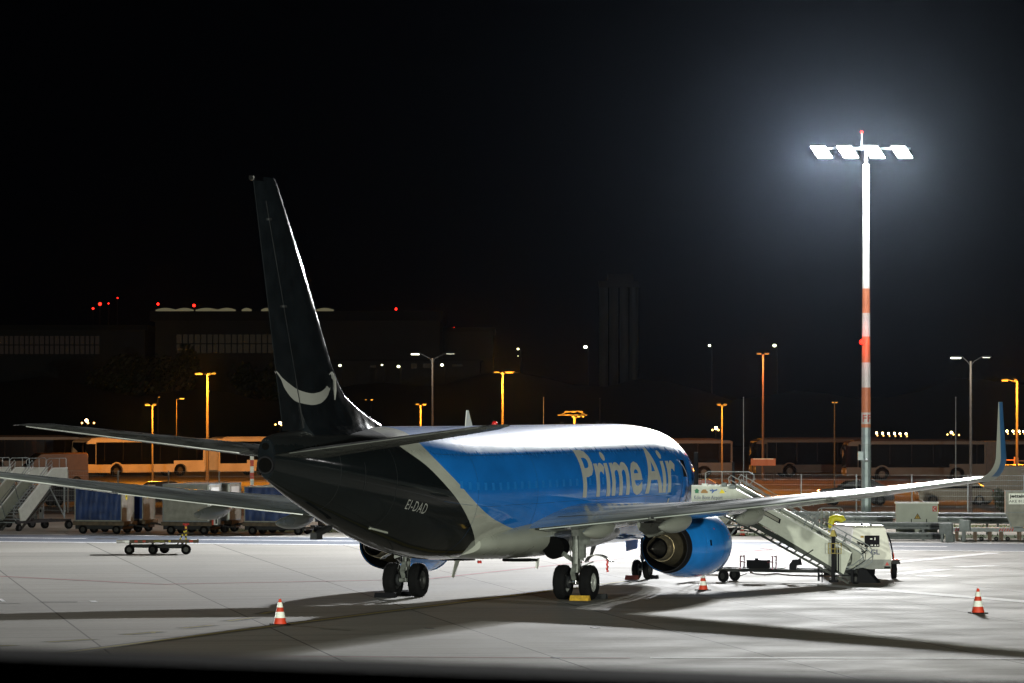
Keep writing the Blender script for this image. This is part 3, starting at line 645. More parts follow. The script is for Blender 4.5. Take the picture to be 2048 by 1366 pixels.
# engines
def engine(side):
    cz, cr = 1.56, side*4.83
    e = empty('engine', (0, 0, 0)); e.parent = air
    b = MB(); out = [(12.35, .86), (12.37, .92), (12.45, .98), (12.7, 1.04), (13.2, 1.09), (13.8, 1.105), (14.4, 1.08), (15.0, 1.02), (15.6, .94), (16.2, .845), (16.62, .775)]
    inn = [(16.6, .755), (16.2, .79), (15.5, .82), (14.5, .8), (13.2, .78), (12.7, .77), (12.45, .80), (12.35, .86)]
    rr = []
    for a, r in out+inn:
        rr.append([V(a, cr+r*math.cos(q), cz+r*math.sin(q)*(.96 if math.sin(q) < 0 and a < 15 else 1)) for q in [2*PI*k/48 for k in range(48)]])
    b.loft(rr, caps=False); cow = b.build('cowling', 'blue', e, smooth=50)
    b = MB(); b.lathe([(16.60-12, .748), (16.2-12, .765), (15.4-12, .765), (14.8-12, .72)], V(12, cr, cz), (1, 0, 0), 48); b.build('nozzle_liner', 'darker', cow, smooth=50)
    b = MB(); b.lathe([(16.30, .829), (16.45, .808), (16.64, .779), (16.64, .752)], V(0, cr, cz), (1, 0, 0), 48); b.build('nozzle_ring', 'ink', cow, smooth=50)
    b = MB(); b.lathe([(14.8, .70), (15.6, .64), (16.2, .55), (16.6, .485), (16.95, .43), (16.95, .40), (16.6, .42)], V(0, cr, cz), (1, 0, 0), 40); b.build('core_cowl', 'titan', e, smooth=50)
    b = MB(); b.lathe([(16.9, .425), (17.1, .40), (17.36, .355), (17.38, .34), (17.0, .36)], V(0, cr, cz), (1, 0, 0), 40); b.build('core_nozzle', 'titan', e, smooth=50)
    b = MB(); b.lathe([(16.6, .29), (16.9, .27), (17.3, .2), (17.68, .09), (17.8, .045), (17.93, .04), (17.95, .001)], V(0, cr, cz), (1, 0, 0), 28); b.build('exhaust_plug', 'plug', e, smooth=40)
    MB().cyl(V(14.9, cr, cz), V(14.95, cr, cz), .78, n=32).build('fan_stage', 'darker', e)
    MB().cyl(V(13.1, cr, cz), V(13.15, cr, cz), .775, n=32).build('fan', 'dark', e)
    b = MB(); b.lathe([(12.34, .87), (12.37, .935), (12.5, 1.0), (12.62, 1.03)], V(0, cr, cz), (1, 0, 0), 48); b.build('inlet_lip', 'wing_metal', cow, smooth=60)
    # pylon
    b = MB(); rr = []
    for a, zt, zb, w in ((13.2, 2.66, 2.5, .05), (14.2, 2.78, 2.4, .14), (15.6, 2.75, 2.2, .19), (16.6, 2.6, 2.02, .19), (17.4, 2.45, 1.95, .17), (18.3, 2.4, 1.93, .14), (19.3, 2.42, 2.2, .05)):
        rr.append([V(a, cr-w, zt), V(a, cr+w, zt), V(a, cr+w, zb+.12), V(a, cr, zb), V(a, cr-w, zb+.12)])
    b.loft(rr); b.build('pylon', 'grey_paint', e, smooth=35)
    # side strake, latches, seam lines
    b = MB()
    for a in (13.62, 15.25):
        q = [2*PI*k/64 for k in range(65)]
        r0 = interp(a, [o[0] for o in out], [o[1] for o in out])+.003
        for k in range(64):
            if math.sin(q[k]) > .9: continue
            b.add([V(a, cr+r0*math.cos(q[k]), cz+r0*math.sin(q[k])*(1 if math.sin(q[k]) > 0 else .965)), V(a+.014, cr+r0*math.cos(q[k]), cz+r0*math.sin(q[k])*(1 if math.sin(q[k]) > 0 else .965)),
                   V(a+.014, cr+r0*math.cos(q[k+1]), cz+r0*math.sin(q[k+1])*(1 if math.sin(q[k+1]) > 0 else .965)), V(a, cr+r0*math.cos(q[k+1]), cz+r0*math.sin(q[k+1])*(1 if math.sin(q[k+1]) > 0 else .965))], [(0, 1, 2, 3)])
    b.build('cowl_seam', lap, cow)
    def cs(a, q, off=.006):
        r0 = interp(a, [o[0] for o in out], [o[1] for o in out])+off; return V(a, cr+side*r0*math.cos(q), cz+r0*math.sin(q))
    b = MB(); b.add([cs(14.85, .02), cs(14.98, .02), cs(14.98, .2), cs(14.85, .2)], [(0, 1, 2, 3)]); b.build('vent', 'darker', cow)
    b = MB()
    for a, q in ((13.1, .75), (13.15, .62), (12.9, .28), (12.9, .18), (14.3, .5)): b.add([cs(a, q), cs(a+.07, q), cs(a+.07, q+.05), cs(a, q+.05)], [(0, 1, 2, 3)])
    b.build('warning_decal', 'red', cow)
    return e
M['soot_metal'] = mat('sooty_core_metal', (.05, .045, .035), .35, metal=.8, noise=.5, nscale=4)
M['plug'] = mat('exhaust_plug_metal', (.035, .032, .028), .4, metal=.5, noise=.5, nscale=5)
for s in (1, -1): engine(s)
# landing gear
def wheel(par, c, rad, w, ax, rimm, n=40):
    """tyre with rounded shoulders and grooves; rim and hub as its own mesh"""
    h = w/2
    prof = [(-h*.62, rad*.52), (-h*.86, rad*.58), (-h*1.0, rad*.74), (-h*.94, rad*.88), (-h*.74, rad*.965), (-h*.5, rad*.995), (-h*.34, rad), (-h*.32, rad*.985), (-h*.28, rad*.985), (-h*.26, rad), (-.02, rad), (-.018, rad*.985), (.018, rad*.985), (.02, rad),
            (h*.26, rad), (h*.28, rad*.985), (h*.32, rad*.985), (h*.34, rad), (h*.5, rad*.995), (h*.74, rad*.965), (h*.94, rad*.88), (h*1.0, rad*.74), (h*.86, rad*.58), (h*.62, rad*.52)]
    b = MB(); b.lathe(prof, c, ax, n); t = b.build('wheel', 'rubber', par, smooth=35)
    b = MB(); d = Vector(ax).normalized(); c = Vector(c)
    b.lathe([(-h*.7, rad*.54), (-h*.62, rad*.5), (-h*.35, rad*.44), (-h*.30, rad*.25), (-h*.62, rad*.2), (-h*.7, rad*.12), (-h*.72, .001)], c, ax, 24)
    b.lathe([(h*.7, rad*.54), (h*.62, rad*.5), (h*.35, rad*.44), (h*.30, rad*.25), (h*.62, rad*.2), (h*.7, rad*.12), (h*.72, .001)], c, ax, 24)
    u = d.cross(Vector((0, 0, 1))).normalized(); v = d.cross(u)
    for s_ in (-1, 1):
        for k in range(9):
            q = 2*PI*k/9; e = c+(u*math.cos(q)+v*math.sin(q))*rad*.36; b.cyl(e+d*s_*h*.3, e+d*s_*h*.42, rad*.05, n=6)
    b.build('rim', rimm, t, smooth=35); return t
for s in (1, -1):
    g_ = empty('main_gear', (0, 0, 0)); g_.parent = air
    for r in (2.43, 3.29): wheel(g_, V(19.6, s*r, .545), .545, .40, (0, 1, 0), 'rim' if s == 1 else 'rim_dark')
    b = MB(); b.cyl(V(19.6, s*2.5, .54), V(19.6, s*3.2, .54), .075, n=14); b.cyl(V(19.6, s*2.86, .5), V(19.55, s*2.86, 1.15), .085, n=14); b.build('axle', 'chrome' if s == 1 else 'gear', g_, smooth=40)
    b = MB(); b.cyl(V(19.57, s*2.86, .86), V(19.5, s*2.86, 2.35), .135, n=16); b.cyl(V(19.57, s*2.86, .84), V(19.565, s*2.86, .95), .155, n=16)
    b.cyl(V(19.55, s*2.86, 1.5), V(19.54, s*2.86, 1.62), .16, n=16); b.box(19.4-A0, 19.7-A0, s*2.86-.12, s*2.86+.12, 2.0, 2.4); b.build('strut', 'gear', g_, smooth=40)
    b = MB(); b.beam(V(19.6, s*2.74, 1.25), V(19.45, s*1.55, 1.95), .09, .12); b.cyl(V(19.6, s*2.5, 1.42), V(19.5, s*2.3, 1.5), .07, n=8); b.build('side_brace', 'gear', g_)
    b = MB(); b.beam(V(19.78, s*2.86, .62), V(19.95, s*2.86, .85), .14, .04); b.beam(V(19.95, s*2.86, .85), V(19.72, s*2.86, 1.12), .14, .04); b.build('torque_link', 'gear', g_)
    b = MB(); b.tube([V(19.7, s*2.76, 2.1), V(19.74, s*2.7, 1.6), V(19.72, s*2.78, 1.1), V(19.7, s*2.74, .7), V(19.66, s*2.66, .58)], .016); b.tube([V(19.45, s*2.96, 2.1), V(19.4, s*3.0, 1.4), V(19.5, s*2.96, .75)], .014); b.tube([V(19.7, s*2.98, 1.3), V(19.8, s*3.05, .9), V(19.66, s*3.05, .6)], .014)
    b.build('hydraulic_hose', 'hose', g_)
    b = MB()
    for r in (2.62, 3.10): MB().cyl(V(19.6, s*r-.04, .545), V(19.6, s*r+.04, .545), .2, n=20).build('brake', 'dark', g_)
    # outboard leg door, in two panels, and the curved half door
    b = MB(); b.prism([(3.0, 2.3), (3.42, 2.3), (3.40, 1.72), (3.2, 1.74), (3.18, 1.22), (3.0, 1.28)], lambda y, z: V(19.72+(y-3)*.25, s*y, z), lambda y, z: V(19.75+(y-3)*.25, s*y, z)); b.box(19.2-A0, 19.25-A0, s*3.0-.06, s*3.0+.06, 1.3, 2.1); b.build('gear_door', 'gear', g_)
    b = MB(); rr = []
    for k in range(9):
        q = R(8+k*18); y = 3.02+.52*(1-math.cos(q*.85)); z = 1.12+.26*math.sin(q*1.1)
        rr.append([V(18.85, s*y, z), V(19.25, s*y, z), V(19.25, s*y, z+.03), V(18.85, s*y, z+.03)])
    b.loft(rr); b.beam(V(19.5, s*2.95, 1.0), V(19.2, s*3.3, 1.18), .04); b.build('curved_gear_door', 'wing_metal', g_, smooth=40)
b = MB()
for k in range(6): q = 1.28-k*.07; b.box(19.18-A0, 19.21-A0, 3.72+.02*(k%2), 3.78+.02*(k%2), q-.07, q)
b.build('remove_flag', 'red', air)
g_ = empty('nose_gear', (0, 0, 0)); g_.parent = air
for r in (-.2, .2): wheel(g_, V(4.0, r, .343), .343, .2, (0, 1, 0), 'rim_dark', 28)
b = MB(); b.cyl(V(4.0, 0, .3), V(3.95, 0, .9), .055, n=12); b.cyl(V(3.97, 0, .7), V(3.9, 0, 1.6), .085, n=12); b.cyl(V(4, -.2, .343), V(4, .2, .343), .05, n=10); b.beam(V(3.9, 0, .9), V(3.2, 0, 1.5), .06); b.build('strut', 'gear', g_, smooth=40)
for r in (-.42, .42):
    b = MB(); b.prism([(3.1, 1.55), (4.5, 1.55), (4.4, .98), (3.2, 1.05)], lambda a, z: V(a, r-.012, z-.0), lambda a, z: V(a, r*1.12+.012, z)); b.build('gear_door', 'blue', g_)

# ---- chocks, standing on the ground
def LA(a, r, z=0): return air.matrix_basis @ V(a, r, z)
bpy.context.view_layer.update()
def chock(name, a, r, m, lab, w=.52, h=.15):
    b = MB(); b.prism([(-.13, 0), (.13, 0), (.05, h), (-.05, h)], lambda x, z: Vector((x, -w/2, z)), lambda x, z: Vector((x, w/2, z)))
    o = b.build(name, m); p = LA(a, r); o.location = (p.x, p.y, .004); o.rotation_euler = (0, 0, air.rotation_euler.z); tag(o, lab, 'wheel chock', 'wheel chocks at the landing gear'); return o
chock('wheel_chock', 20.27, 3.22, 'chock_yellow', 'yellow wheel chock behind the outer wheel of the right main gear', .62, .16)
chock('wheel_chock', 18.93, 3.34, 'dark', 'dark wheel chock ahead of the outer wheel of the right main gear', .62, .16)
chock('wheel_chock', 20.27, -3.29, 'ink', 'black wheel chock behind the outer wheel of the left main gear', .7, .15)
chock('wheel_chock', 18.93, -3.20, 'ink', 'black wheel chock ahead of the outer wheel of the left main gear', .7, .15)
chock('wheel_chock', 4.45, -.22, mat('brick_red_paint', (.09, .015, .01), .6, noise=.4), 'dull red wheel chock behind the nose wheels', .46, .15)
chock('wheel_chock', 3.55, .22, 'ink', 'black wheel chock ahead of the nose wheels', .42, .13)

# ================================================================== LIGHT MASTS
def lamp(name, kind, loc, power, col, parent=None, aim=None, size=100, blend=.8, soft=.3):
    l = bpy.data.lights.new(name, kind); l.energy = power; l.color = col; l.shadow_soft_size = soft
    o = bpy.data.objects.new(name, l); C.objects.link(o)
    if kind == 'SPOT':
        l.spot_size = R(size); l.spot_blend = blend
    o.location = loc
    if aim is not None: o.rotation_euler = (Vector(aim)-Vector(loc)).to_track_quat('-Z', 'Y').to_euler()
    if parent: o.parent = parent; o.matrix_parent_inverse = Matrix.Translation(parent.location).inverted()
    return o
MX, MY = 17.39, 221.0
mast = empty('floodlight_mast', (MX, MY, 0)); tag(mast, 'tall floodlight mast with orange and white bands and four blazing lamps', 'light mast')
def mr_(z): return .262-.0065*z
def mseg(z0, z1, m, name='mast_band'):
    b = MB(); b.cyl((0, 0, z0), (0, 0, z1), mr_(z0), mr_(z1), 10); return b.build(name, m, mast, smooth=20)
zc = [Z(y, MY) for y in (577, 626, 673, 725, 775, 825, 848, 855)]
mseg(0, zc[7], 'mast_grey', 'shaft'); mseg(zc[7], zc[6], 'mast_orange'); mseg(zc[6], zc[5], 'mast_white'); mseg(zc[5], zc[4], 'mast_orange'); mseg(zc[4], zc[3], 'mast_white')
mseg(zc[3], zc[2], 'mast_orange'); mseg(zc[2], zc[1], 'mast_white'); mseg(zc[1], zc[0], 'mast_orange'); mseg(zc[0], 17.75, 'mast_white', 'upper_shaft')
for k, a in enumerate((-.35, .75)):
    zf = (zc[5]+zc[6])/2; rr_ = mr_(zf)*math.cos(PI/10)+.012
    def ff(x, y, a=a): q = -PI/2+a+(x-.12)/rr_; return Vector((math.cos(q)*rr_*1.04, math.sin(q)*rr_*1.04, zf-.17+y))
    word('letter', 'F', mat('mast_letter', (.35, .05, .03), .5), mast, ff, size=.5, off=.01)
b = MB(); b.box(-.42, -.16, -.34, -.1, Z(920, MY), Z(903, MY)); b.build('junction_box', 'mast_grey', mast)
b = MB(); b.cyl((0, -.27, Z(920, MY)), (0, -.36, Z(920, MY)-.05), .09, .07, 10); b.build('small_lamp_head', 'steel', mast)
b = MB(); b.cyl((0, 0, Z(888, MY)), (0, 0, Z(888, MY)-.05), mr_(4)+.02, n=10); b.cyl((0, 0, Z(921, MY)), (0, 0, Z(921, MY)-.05), mr_(3)+.02, n=10); b.build('collar', 'steel', mast)
b = MB(); b.beam((-2.7, .3, 18.55), (2.2, .3, 18.55), .1); b.beam((0, .0, 17.7), (0, .3, 18.6), .12); b.cyl((-.2, .2, 18.5), (-.2, .2, 19.3), .02, n=6); b.build('crossbar', 'steel', mast)
b = MB(); b.ico((-.2, .2, 19.35), .07, 10, 8); b.build('obstruction_light', 'redlamp', mast, smooth=60)
b = MB(); b.ico((-.22, -.36, Z(684, MY)), .13, 10, 8); b.build('obstruction_light', 'redlamp_big', mast, smooth=60)
b = MB(); b.cyl((-.2, -.2, Z(684, MY)-.14), (-.22, -.36, Z(684, MY)-.08), .05, n=8); b.build('lamp_bracket', 'dark', mast)
e1, e2 = Vector((.74, 0, 0)), Vector((.44, .62, -.56)); nn = e1.cross(e2).normalized()
if nn.z > 0: nn = -nn
MAST_W = 66000.0
lamp('beacon_glow', 'POINT', (MX-.22, MY-.75, Z(684, MY)), 60, (1, .04, .02), mast, soft=.1)
for px in (1642.5, 1695, 1748, 1803):
    c = Vector((X(px, MY)-MX, -.1, Z(304.5, MY)))
    h = [c-e1/2-e2/2, c+e1/2-e2/2, c+e1/2+e2/2, c-e1/2+e2/2]
    b = MB(); b.add(h+[p-nn*.12 for p in h], [(4, 5, 6, 7), (0, 1, 5, 4), (1, 2, 6, 5), (2, 3, 7, 6), (3, 0, 4, 7)]); f = b.build('floodlight', 'dark', mast)
    b = MB(); k = .94; b.add([c+(p-c)*k+nn*.004 for p in h], [(0, 1, 2, 3)]); b.build('lens', 'flood', f)
    p = Vector((MX, MY, 0))+c+nn*.15
    lamp('floodlight_lamp', 'SPOT', p, MAST_W*{1642.5: 5.8, 1695: 1.8, 1748: .45, 1803: 1.15}[px], {1642.5: (.93, .96, 1), 1695: (1, .98, .97), 1748: (.98, 1, .93), 1803: (.98, 1, .92)}[px], mast, aim={1642.5: (-34, 150, 0), 1695: (-18, 90, 0), 1748: (-2, 50, 0), 1803: (5, 72, 0)}[px], size={1803: 34}.get(px, 78), blend=1, soft=.32)
p = Vector((MX, MY-1, 17.8)); lamp('floodlight_spill', 'POINT', p, 20000, (1, .98, 1), mast, soft=.5)
# the masts of the neighbouring stands, outside the frame on both sides
for x, y, lab, w, ax in ((-98, 246, 'floodlight mast of the neighbouring stand far to the left', 4.6, -20), (122, 190, 'floodlight mast of the neighbouring stand far to the right', .05, 30)):
    t = empty('floodlight_mast', (x, y, 0)); tag(t, lab, 'light mast')
    MB().cyl((0, 0, 0), (0, 0, 18), .26, .15, 10).build('shaft', 'mast_grey', t); MB().beam((-2.4, 0, 18.3), (2.4, 0, 18.3), .1).build('crossbar', 'steel', t)
    for k in (-1.9, -.65, .65, 1.9): MB().box(k-.4, k+.4, -.3, .3, 18.1, 18.25).build('floodlight', 'dark', t)
    lamp('floodlight_lamp', 'SPOT', (x, y, 18), MAST_W*w, (1, .97, .95), t, aim=(ax, 175, 0), size=80, blend=1, soft=1.0)
# wall floodlights of the terminal, behind the viewer
for x, w, ax in ((-46, .85, -16), (44, 1.25, 12)):
    b = MB(); b.box(x-.4, x+.4, -4.2, -3.8, 9.2, 9.7); b.build('wall_floodlight', 'dark', tb)
    lamp('wall_flood_lamp', 'SPOT', (x, -3.6, 9.4), MAST_W*7.5*w, (.96, 1, .84), tb, aim=(ax, 170, 2), size=90, blend=1, soft=1.0)

# ================================================================== CONES
def cone(loc, h, rz, lab, lean=0):
    t = empty('traffic_cone', (*loc, 0), rz); tag(t, lab, 'traffic cone', 'traffic cones round the jet')
    def rad(z): return .155*h/.72*(1-z/h)+.028
    def band(z0, z1, m, nm, off=0):
        b = MB(); b.lathe([(z0, rad(z0)+off), (z1, rad(z1)+off)], (0, 0, .035), (0, 0, 1), 24); return b.build(nm, m, t, smooth=50)
    b = MB(); b.lathe([(0, rad(0)), (h-.05, rad(h-.05)), (h-.035, .03), (h-.035, .001)], (0, 0, .035), (0, 0, 1), 24); b.build('body', 'orange', t, smooth=50)
    band(h*.23, h*.46, 'reflect', 'reflective_band', .004); band(h*.63, h*.82, 'reflect', 'reflective_band', .004)
    q = .24*h/.72; b = MB(); b.box(-q, q, -q, q, 0, .035); b.build('base', 'rubber', t); return t
cone(G(560, 1250), .73, .3, 'orange and white traffic cone left of the main gear, nearest the parapet')
cone(G(1406, 1181), .60, .5, 'orange and white traffic cone under the right engine')
cone(G(1956, 1227), .74, .15, 'orange and white traffic cone standing alone at far right')
cone(G(1484.5, 1072), .42, .2, 'tiny dark orange cone beyond the service road')
# ================================================================== BAGGAGE CARTS
def small_wheel(par, c, r, w=.12, ax=(0, 1, 0), m='rubber', n=20):
    b = MB(); b.lathe([(-w/2, r*.55), (-w/2, r*.9), (-w*.35, r), (w*.35, r), (w/2, r*.9), (w/2, r*.55)], c, ax, n); t = b.build('wheel', m, par, smooth=40)
    b = MB(); b.lathe([(-w*.42, .001), (-w*.42, r*.5), (-w*.3, r*.56)], c, ax, n); b.lathe([(w*.42, .001), (w*.42, r*.5), (w*.3, r*.56)], c, ax, n); b.build('rim', 'rim_dark', t, smooth=40); return t
def cart(px, py, kind, dv, lab, Lc=2.34, H=2.15):
    p = Vector((*G(px, py), 0))+RN*dv; t = empty('baggage_cart', p, RA); tag(t, lab, 'baggage cart', 'covered baggage carts in two rows beyond the service road')
    D = 1.6; z0 = .62
    b = MB(); b.box(-.05, Lc+.1, -.03, D+.03, .45, .58); b.box(-.05, Lc+.35, .6, 1.0, .36, .45); b.box(.0, Lc, .1, D-.1, .22, .45); b.build('deck', 'dark', t)
    b = MB(); b.box(-.06, Lc+.12, -.055, -.03, .40, .56); b.box(Lc+.1, Lc+.125, -.05, D+.05, .38, .58); b.build('bumper_board', 'wood', t)
    for x in (.38, Lc-.3):
        for y in (.12, D-.12): small_wheel(t, (x, y, .205), .205)
    b = MB(); b.beam((Lc+.1, .8, .42), (Lc+1.0, .8, .30), .07); b.cyl((Lc+.95, .8, .25), (Lc+.95, .8, .45), .04, n=8); b.build('drawbar', 'dark', t)
    bm_ = 'tarp' if kind == 'blue' else 'alu'
    # body: corner posts, roof, side and end panels
    b = MB()
    for x in (0, Lc-.05):
        for y in (0, D-.05): b.box(x, x+.05, y, y+.05, z0-.04, H)
    b.box(0, Lc, 0, .05, z0-.04, z0+.02); b.box(0, Lc, D-.05, D, z0-.04, z0+.02); b.box(Lc-.05, Lc, 0, D, z0-.04, z0+.02); b.box(-.0, Lc, -.01, D+.01, H-.0, H+.05)
    b.build('frame', 'alu' if kind == 'blue' else 'steel', t)
    b = MB()     # rippled curtain or flat side
    n = 40
    for s_, y in ((0, .018), (1, D-.018)):
        vs = []
        for i in range(n+1):
            x = .05+(Lc-.1)*i/n
            for j in range(9):
                z = z0+.02+(H-z0-.02)*j/8; am = .007 if kind == 'blue' else .001
                vs.append((x, y+am*math.sin(i*1.7+j*.5)*math.sin(j*.9+i*.31)+am*.6*math.sin(i*.6-j*.8), z))
        b.add(vs, [(i*9+j, (i+1)*9+j, (i+1)*9+j+1, i*9+j+1) for i in range(n) for j in range(8)])
    sp = b.build('curtain' if kind == 'blue' else 'side_panel', bm_, t, smooth=60)
    for x in (Lc-.03, .02):
        b = MB(); b.box(x-.015, x+.015, .05, D-.05, z0+.02, H); b.build('end_panel', 'alu', t)
    if kind == 'blue':
        b = MB(); b.prism([(.62+.16*math.cos(q)*.75, 1.82+(.12 if math.sin(q) > 0 else -.12)+.16*math.sin(q)*.8) for q in [2*PI*k/16 for k in range(16)]], lambda y, z: Vector((Lc-.012, y, z)), lambda y, z: Vector((Lc-.006, y, z))); b.build('label_plate', 'yellow', t)
        b = MB(); b.box(Lc-.005, Lc-.002, .57, .67, 1.86, 1.96); b.box(Lc-.005, Lc-.002, .57, .67, 1.70, 1.78); b.build('label_mark', 'ink', t)
    else:
        b = MB(); b.box(Lc-.012, Lc-.004, .25, 1.3, H-.42, H-.12); b.build('window_strip', 'white', t)
        b = MB(); b.box(Lc-.012, Lc-.003, .3, .48, 1.05, 1.2); b.box(Lc-.012, Lc-.003, .7, .88, .86, 1.0); b.build('label_plate', 'white', t)
        b = MB(); b.box(Lc-.09, Lc+.004, -.012, -.002, z0, H); b.build('corner_strip', 'reflect', t)
    return t
cart(149, 1067.5, 'blue', 0, 'baggage cart with crumpled blue curtain side, leftmost in the front row')
cart(149, 1067.5, 'blue', 2.75, 'blue curtained baggage cart directly behind the leftmost crumpled one')
cart(325, 1068.5, 'alu', 0, 'bare aluminium sided baggage cart in the front row, between blue ones', 2.3, 2.28)
cart(325, 1068.5, 'alu', 2.75, 'bare aluminium baggage cart directly behind the front aluminium one', 2.3, 2.28)
cart(488, 1069.5, 'blue', 0, 'smooth blue curtained baggage cart seen beside the jet tail cone', 2.9, 2.18)
cart(488, 1069.5, 'blue', 2.75, 'blue baggage cart hidden behind the one at the tail cone', 2.9, 2.18)
# white lamp box with orange end, standing on the deck ends
for px, py in ((429, 1049), (597, 1050)):
    t = MB(); Y0_ = 208.0; t.box(0, .28, 0, .3, 0, .32); 
    o = empty('marker_box', (X(px, Y0_), Y0_-.6, .58), RA); tag(o, 'small white box with orange end on the deck of the %s cart' % ('aluminium' if px < 500 else 'right blue'), 'box')
    MB().box(.09, .3, 0, .3, 0, .3).build('case', 'white', o); MB().box(0, .088, 0, .3, 0, .3).build('lens', 'orange', o)
    MB().box(.17, .25, -.006, 0, .06, .26).build('window', 'dark', o)
    o.location.z = .47; o.location.y -= 1.2
# flat dolly
px0 = G(306, 1109); t = empty('flat_dolly', (*px0, 0), R(6)); tag(t, 'low flat cargo dolly with upright striped drawbar alone on the apron', 'dolly')
b = MB(); b.box(-1.45, 1.82, -.2, 1.35, .50, .545); b.build('deck', 'wood', t)
b = MB(); b.box(-1.46, 1.83, -.215, -.2, .47, .60); b.box(1.82, 1.835, -.2, 1.35, .47, .6); b.build('deck_edge', 'wood', t)
b = MB(); b.box(-1.47, -.95, -.225, -.216, .48, .58); b.build('metal_edge', 'wing_metal', t)
for x0, x1, m in ((-.75, -.62, 'orange'), (-.42, -.3, 'orange'), (.02, .45, 'ypatch'), (.62, .7, 'yellow'), (1.45, 1.6, 'orange')):
    M.setdefault('ypatch', mat('olive_patch', (.2, .18, .03), .6)); MB().box(x0, x1, -.222, -.216, .5, .575).build('marking', m, t)
b = MB(); b.beam((-.95, .0, .33), (1.35, .0, .28), .09); b.beam((-.95, 1.1, .33), (1.35, 1.1, .33), .09); b.beam((-.95, -.1, .3), (-.95, 1.25, .3), .07); b.beam((0, -.1, .3), (0, 1.25, .3), .07); b.beam((1.3, -.1, .25), (1.3, 1.25, .25), .07)
for x in (-.9, 0, 1.2): b.beam((x, .0, .3), (x, .0, .52), .06); b.beam((x, 1.1, .3), (x, 1.1, .52), .06)
b.build('chassis', 'dark', t)
for x, y in ((-.95, -.12), (0, -.14), (.5, 1.25), (1.33, -.12)): small_wheel(t, (x, y, .2), .2, .13, (.25 if x > 1 else .6 if x == 0 else .3, 1, 0))
b = MB(); b.beam((1.32, -.1, .3), (1.32, -.1, 1.18), .06); b.beam((1.32, -.1, 1.05), (.95, -.1, .35), .05); b.build('drawbar', 'dark', t)
b = MB()
for k in range(5): b.beam((1.32, -.14, .45+k*.15), (1.32, -.14, .52+k*.15), .068)
for k in range(4): p = Vector((1.27, -.14, .95)); q = Vector((.98, -.14, .42)); b.beam(p.lerp(q, k/4+.02), p.lerp(q, k/4+.12), .06)
b.build('warning_stripes', 'yellow', t); b = MB(); b.beam((1.32, -.1, 1.02), (1.32, -.1, 1.24), .09); b.cyl((1.2, -.1, 1.22), (1.45, -.1, 1.22), .035, n=8); b.build('handle', 'red', t)

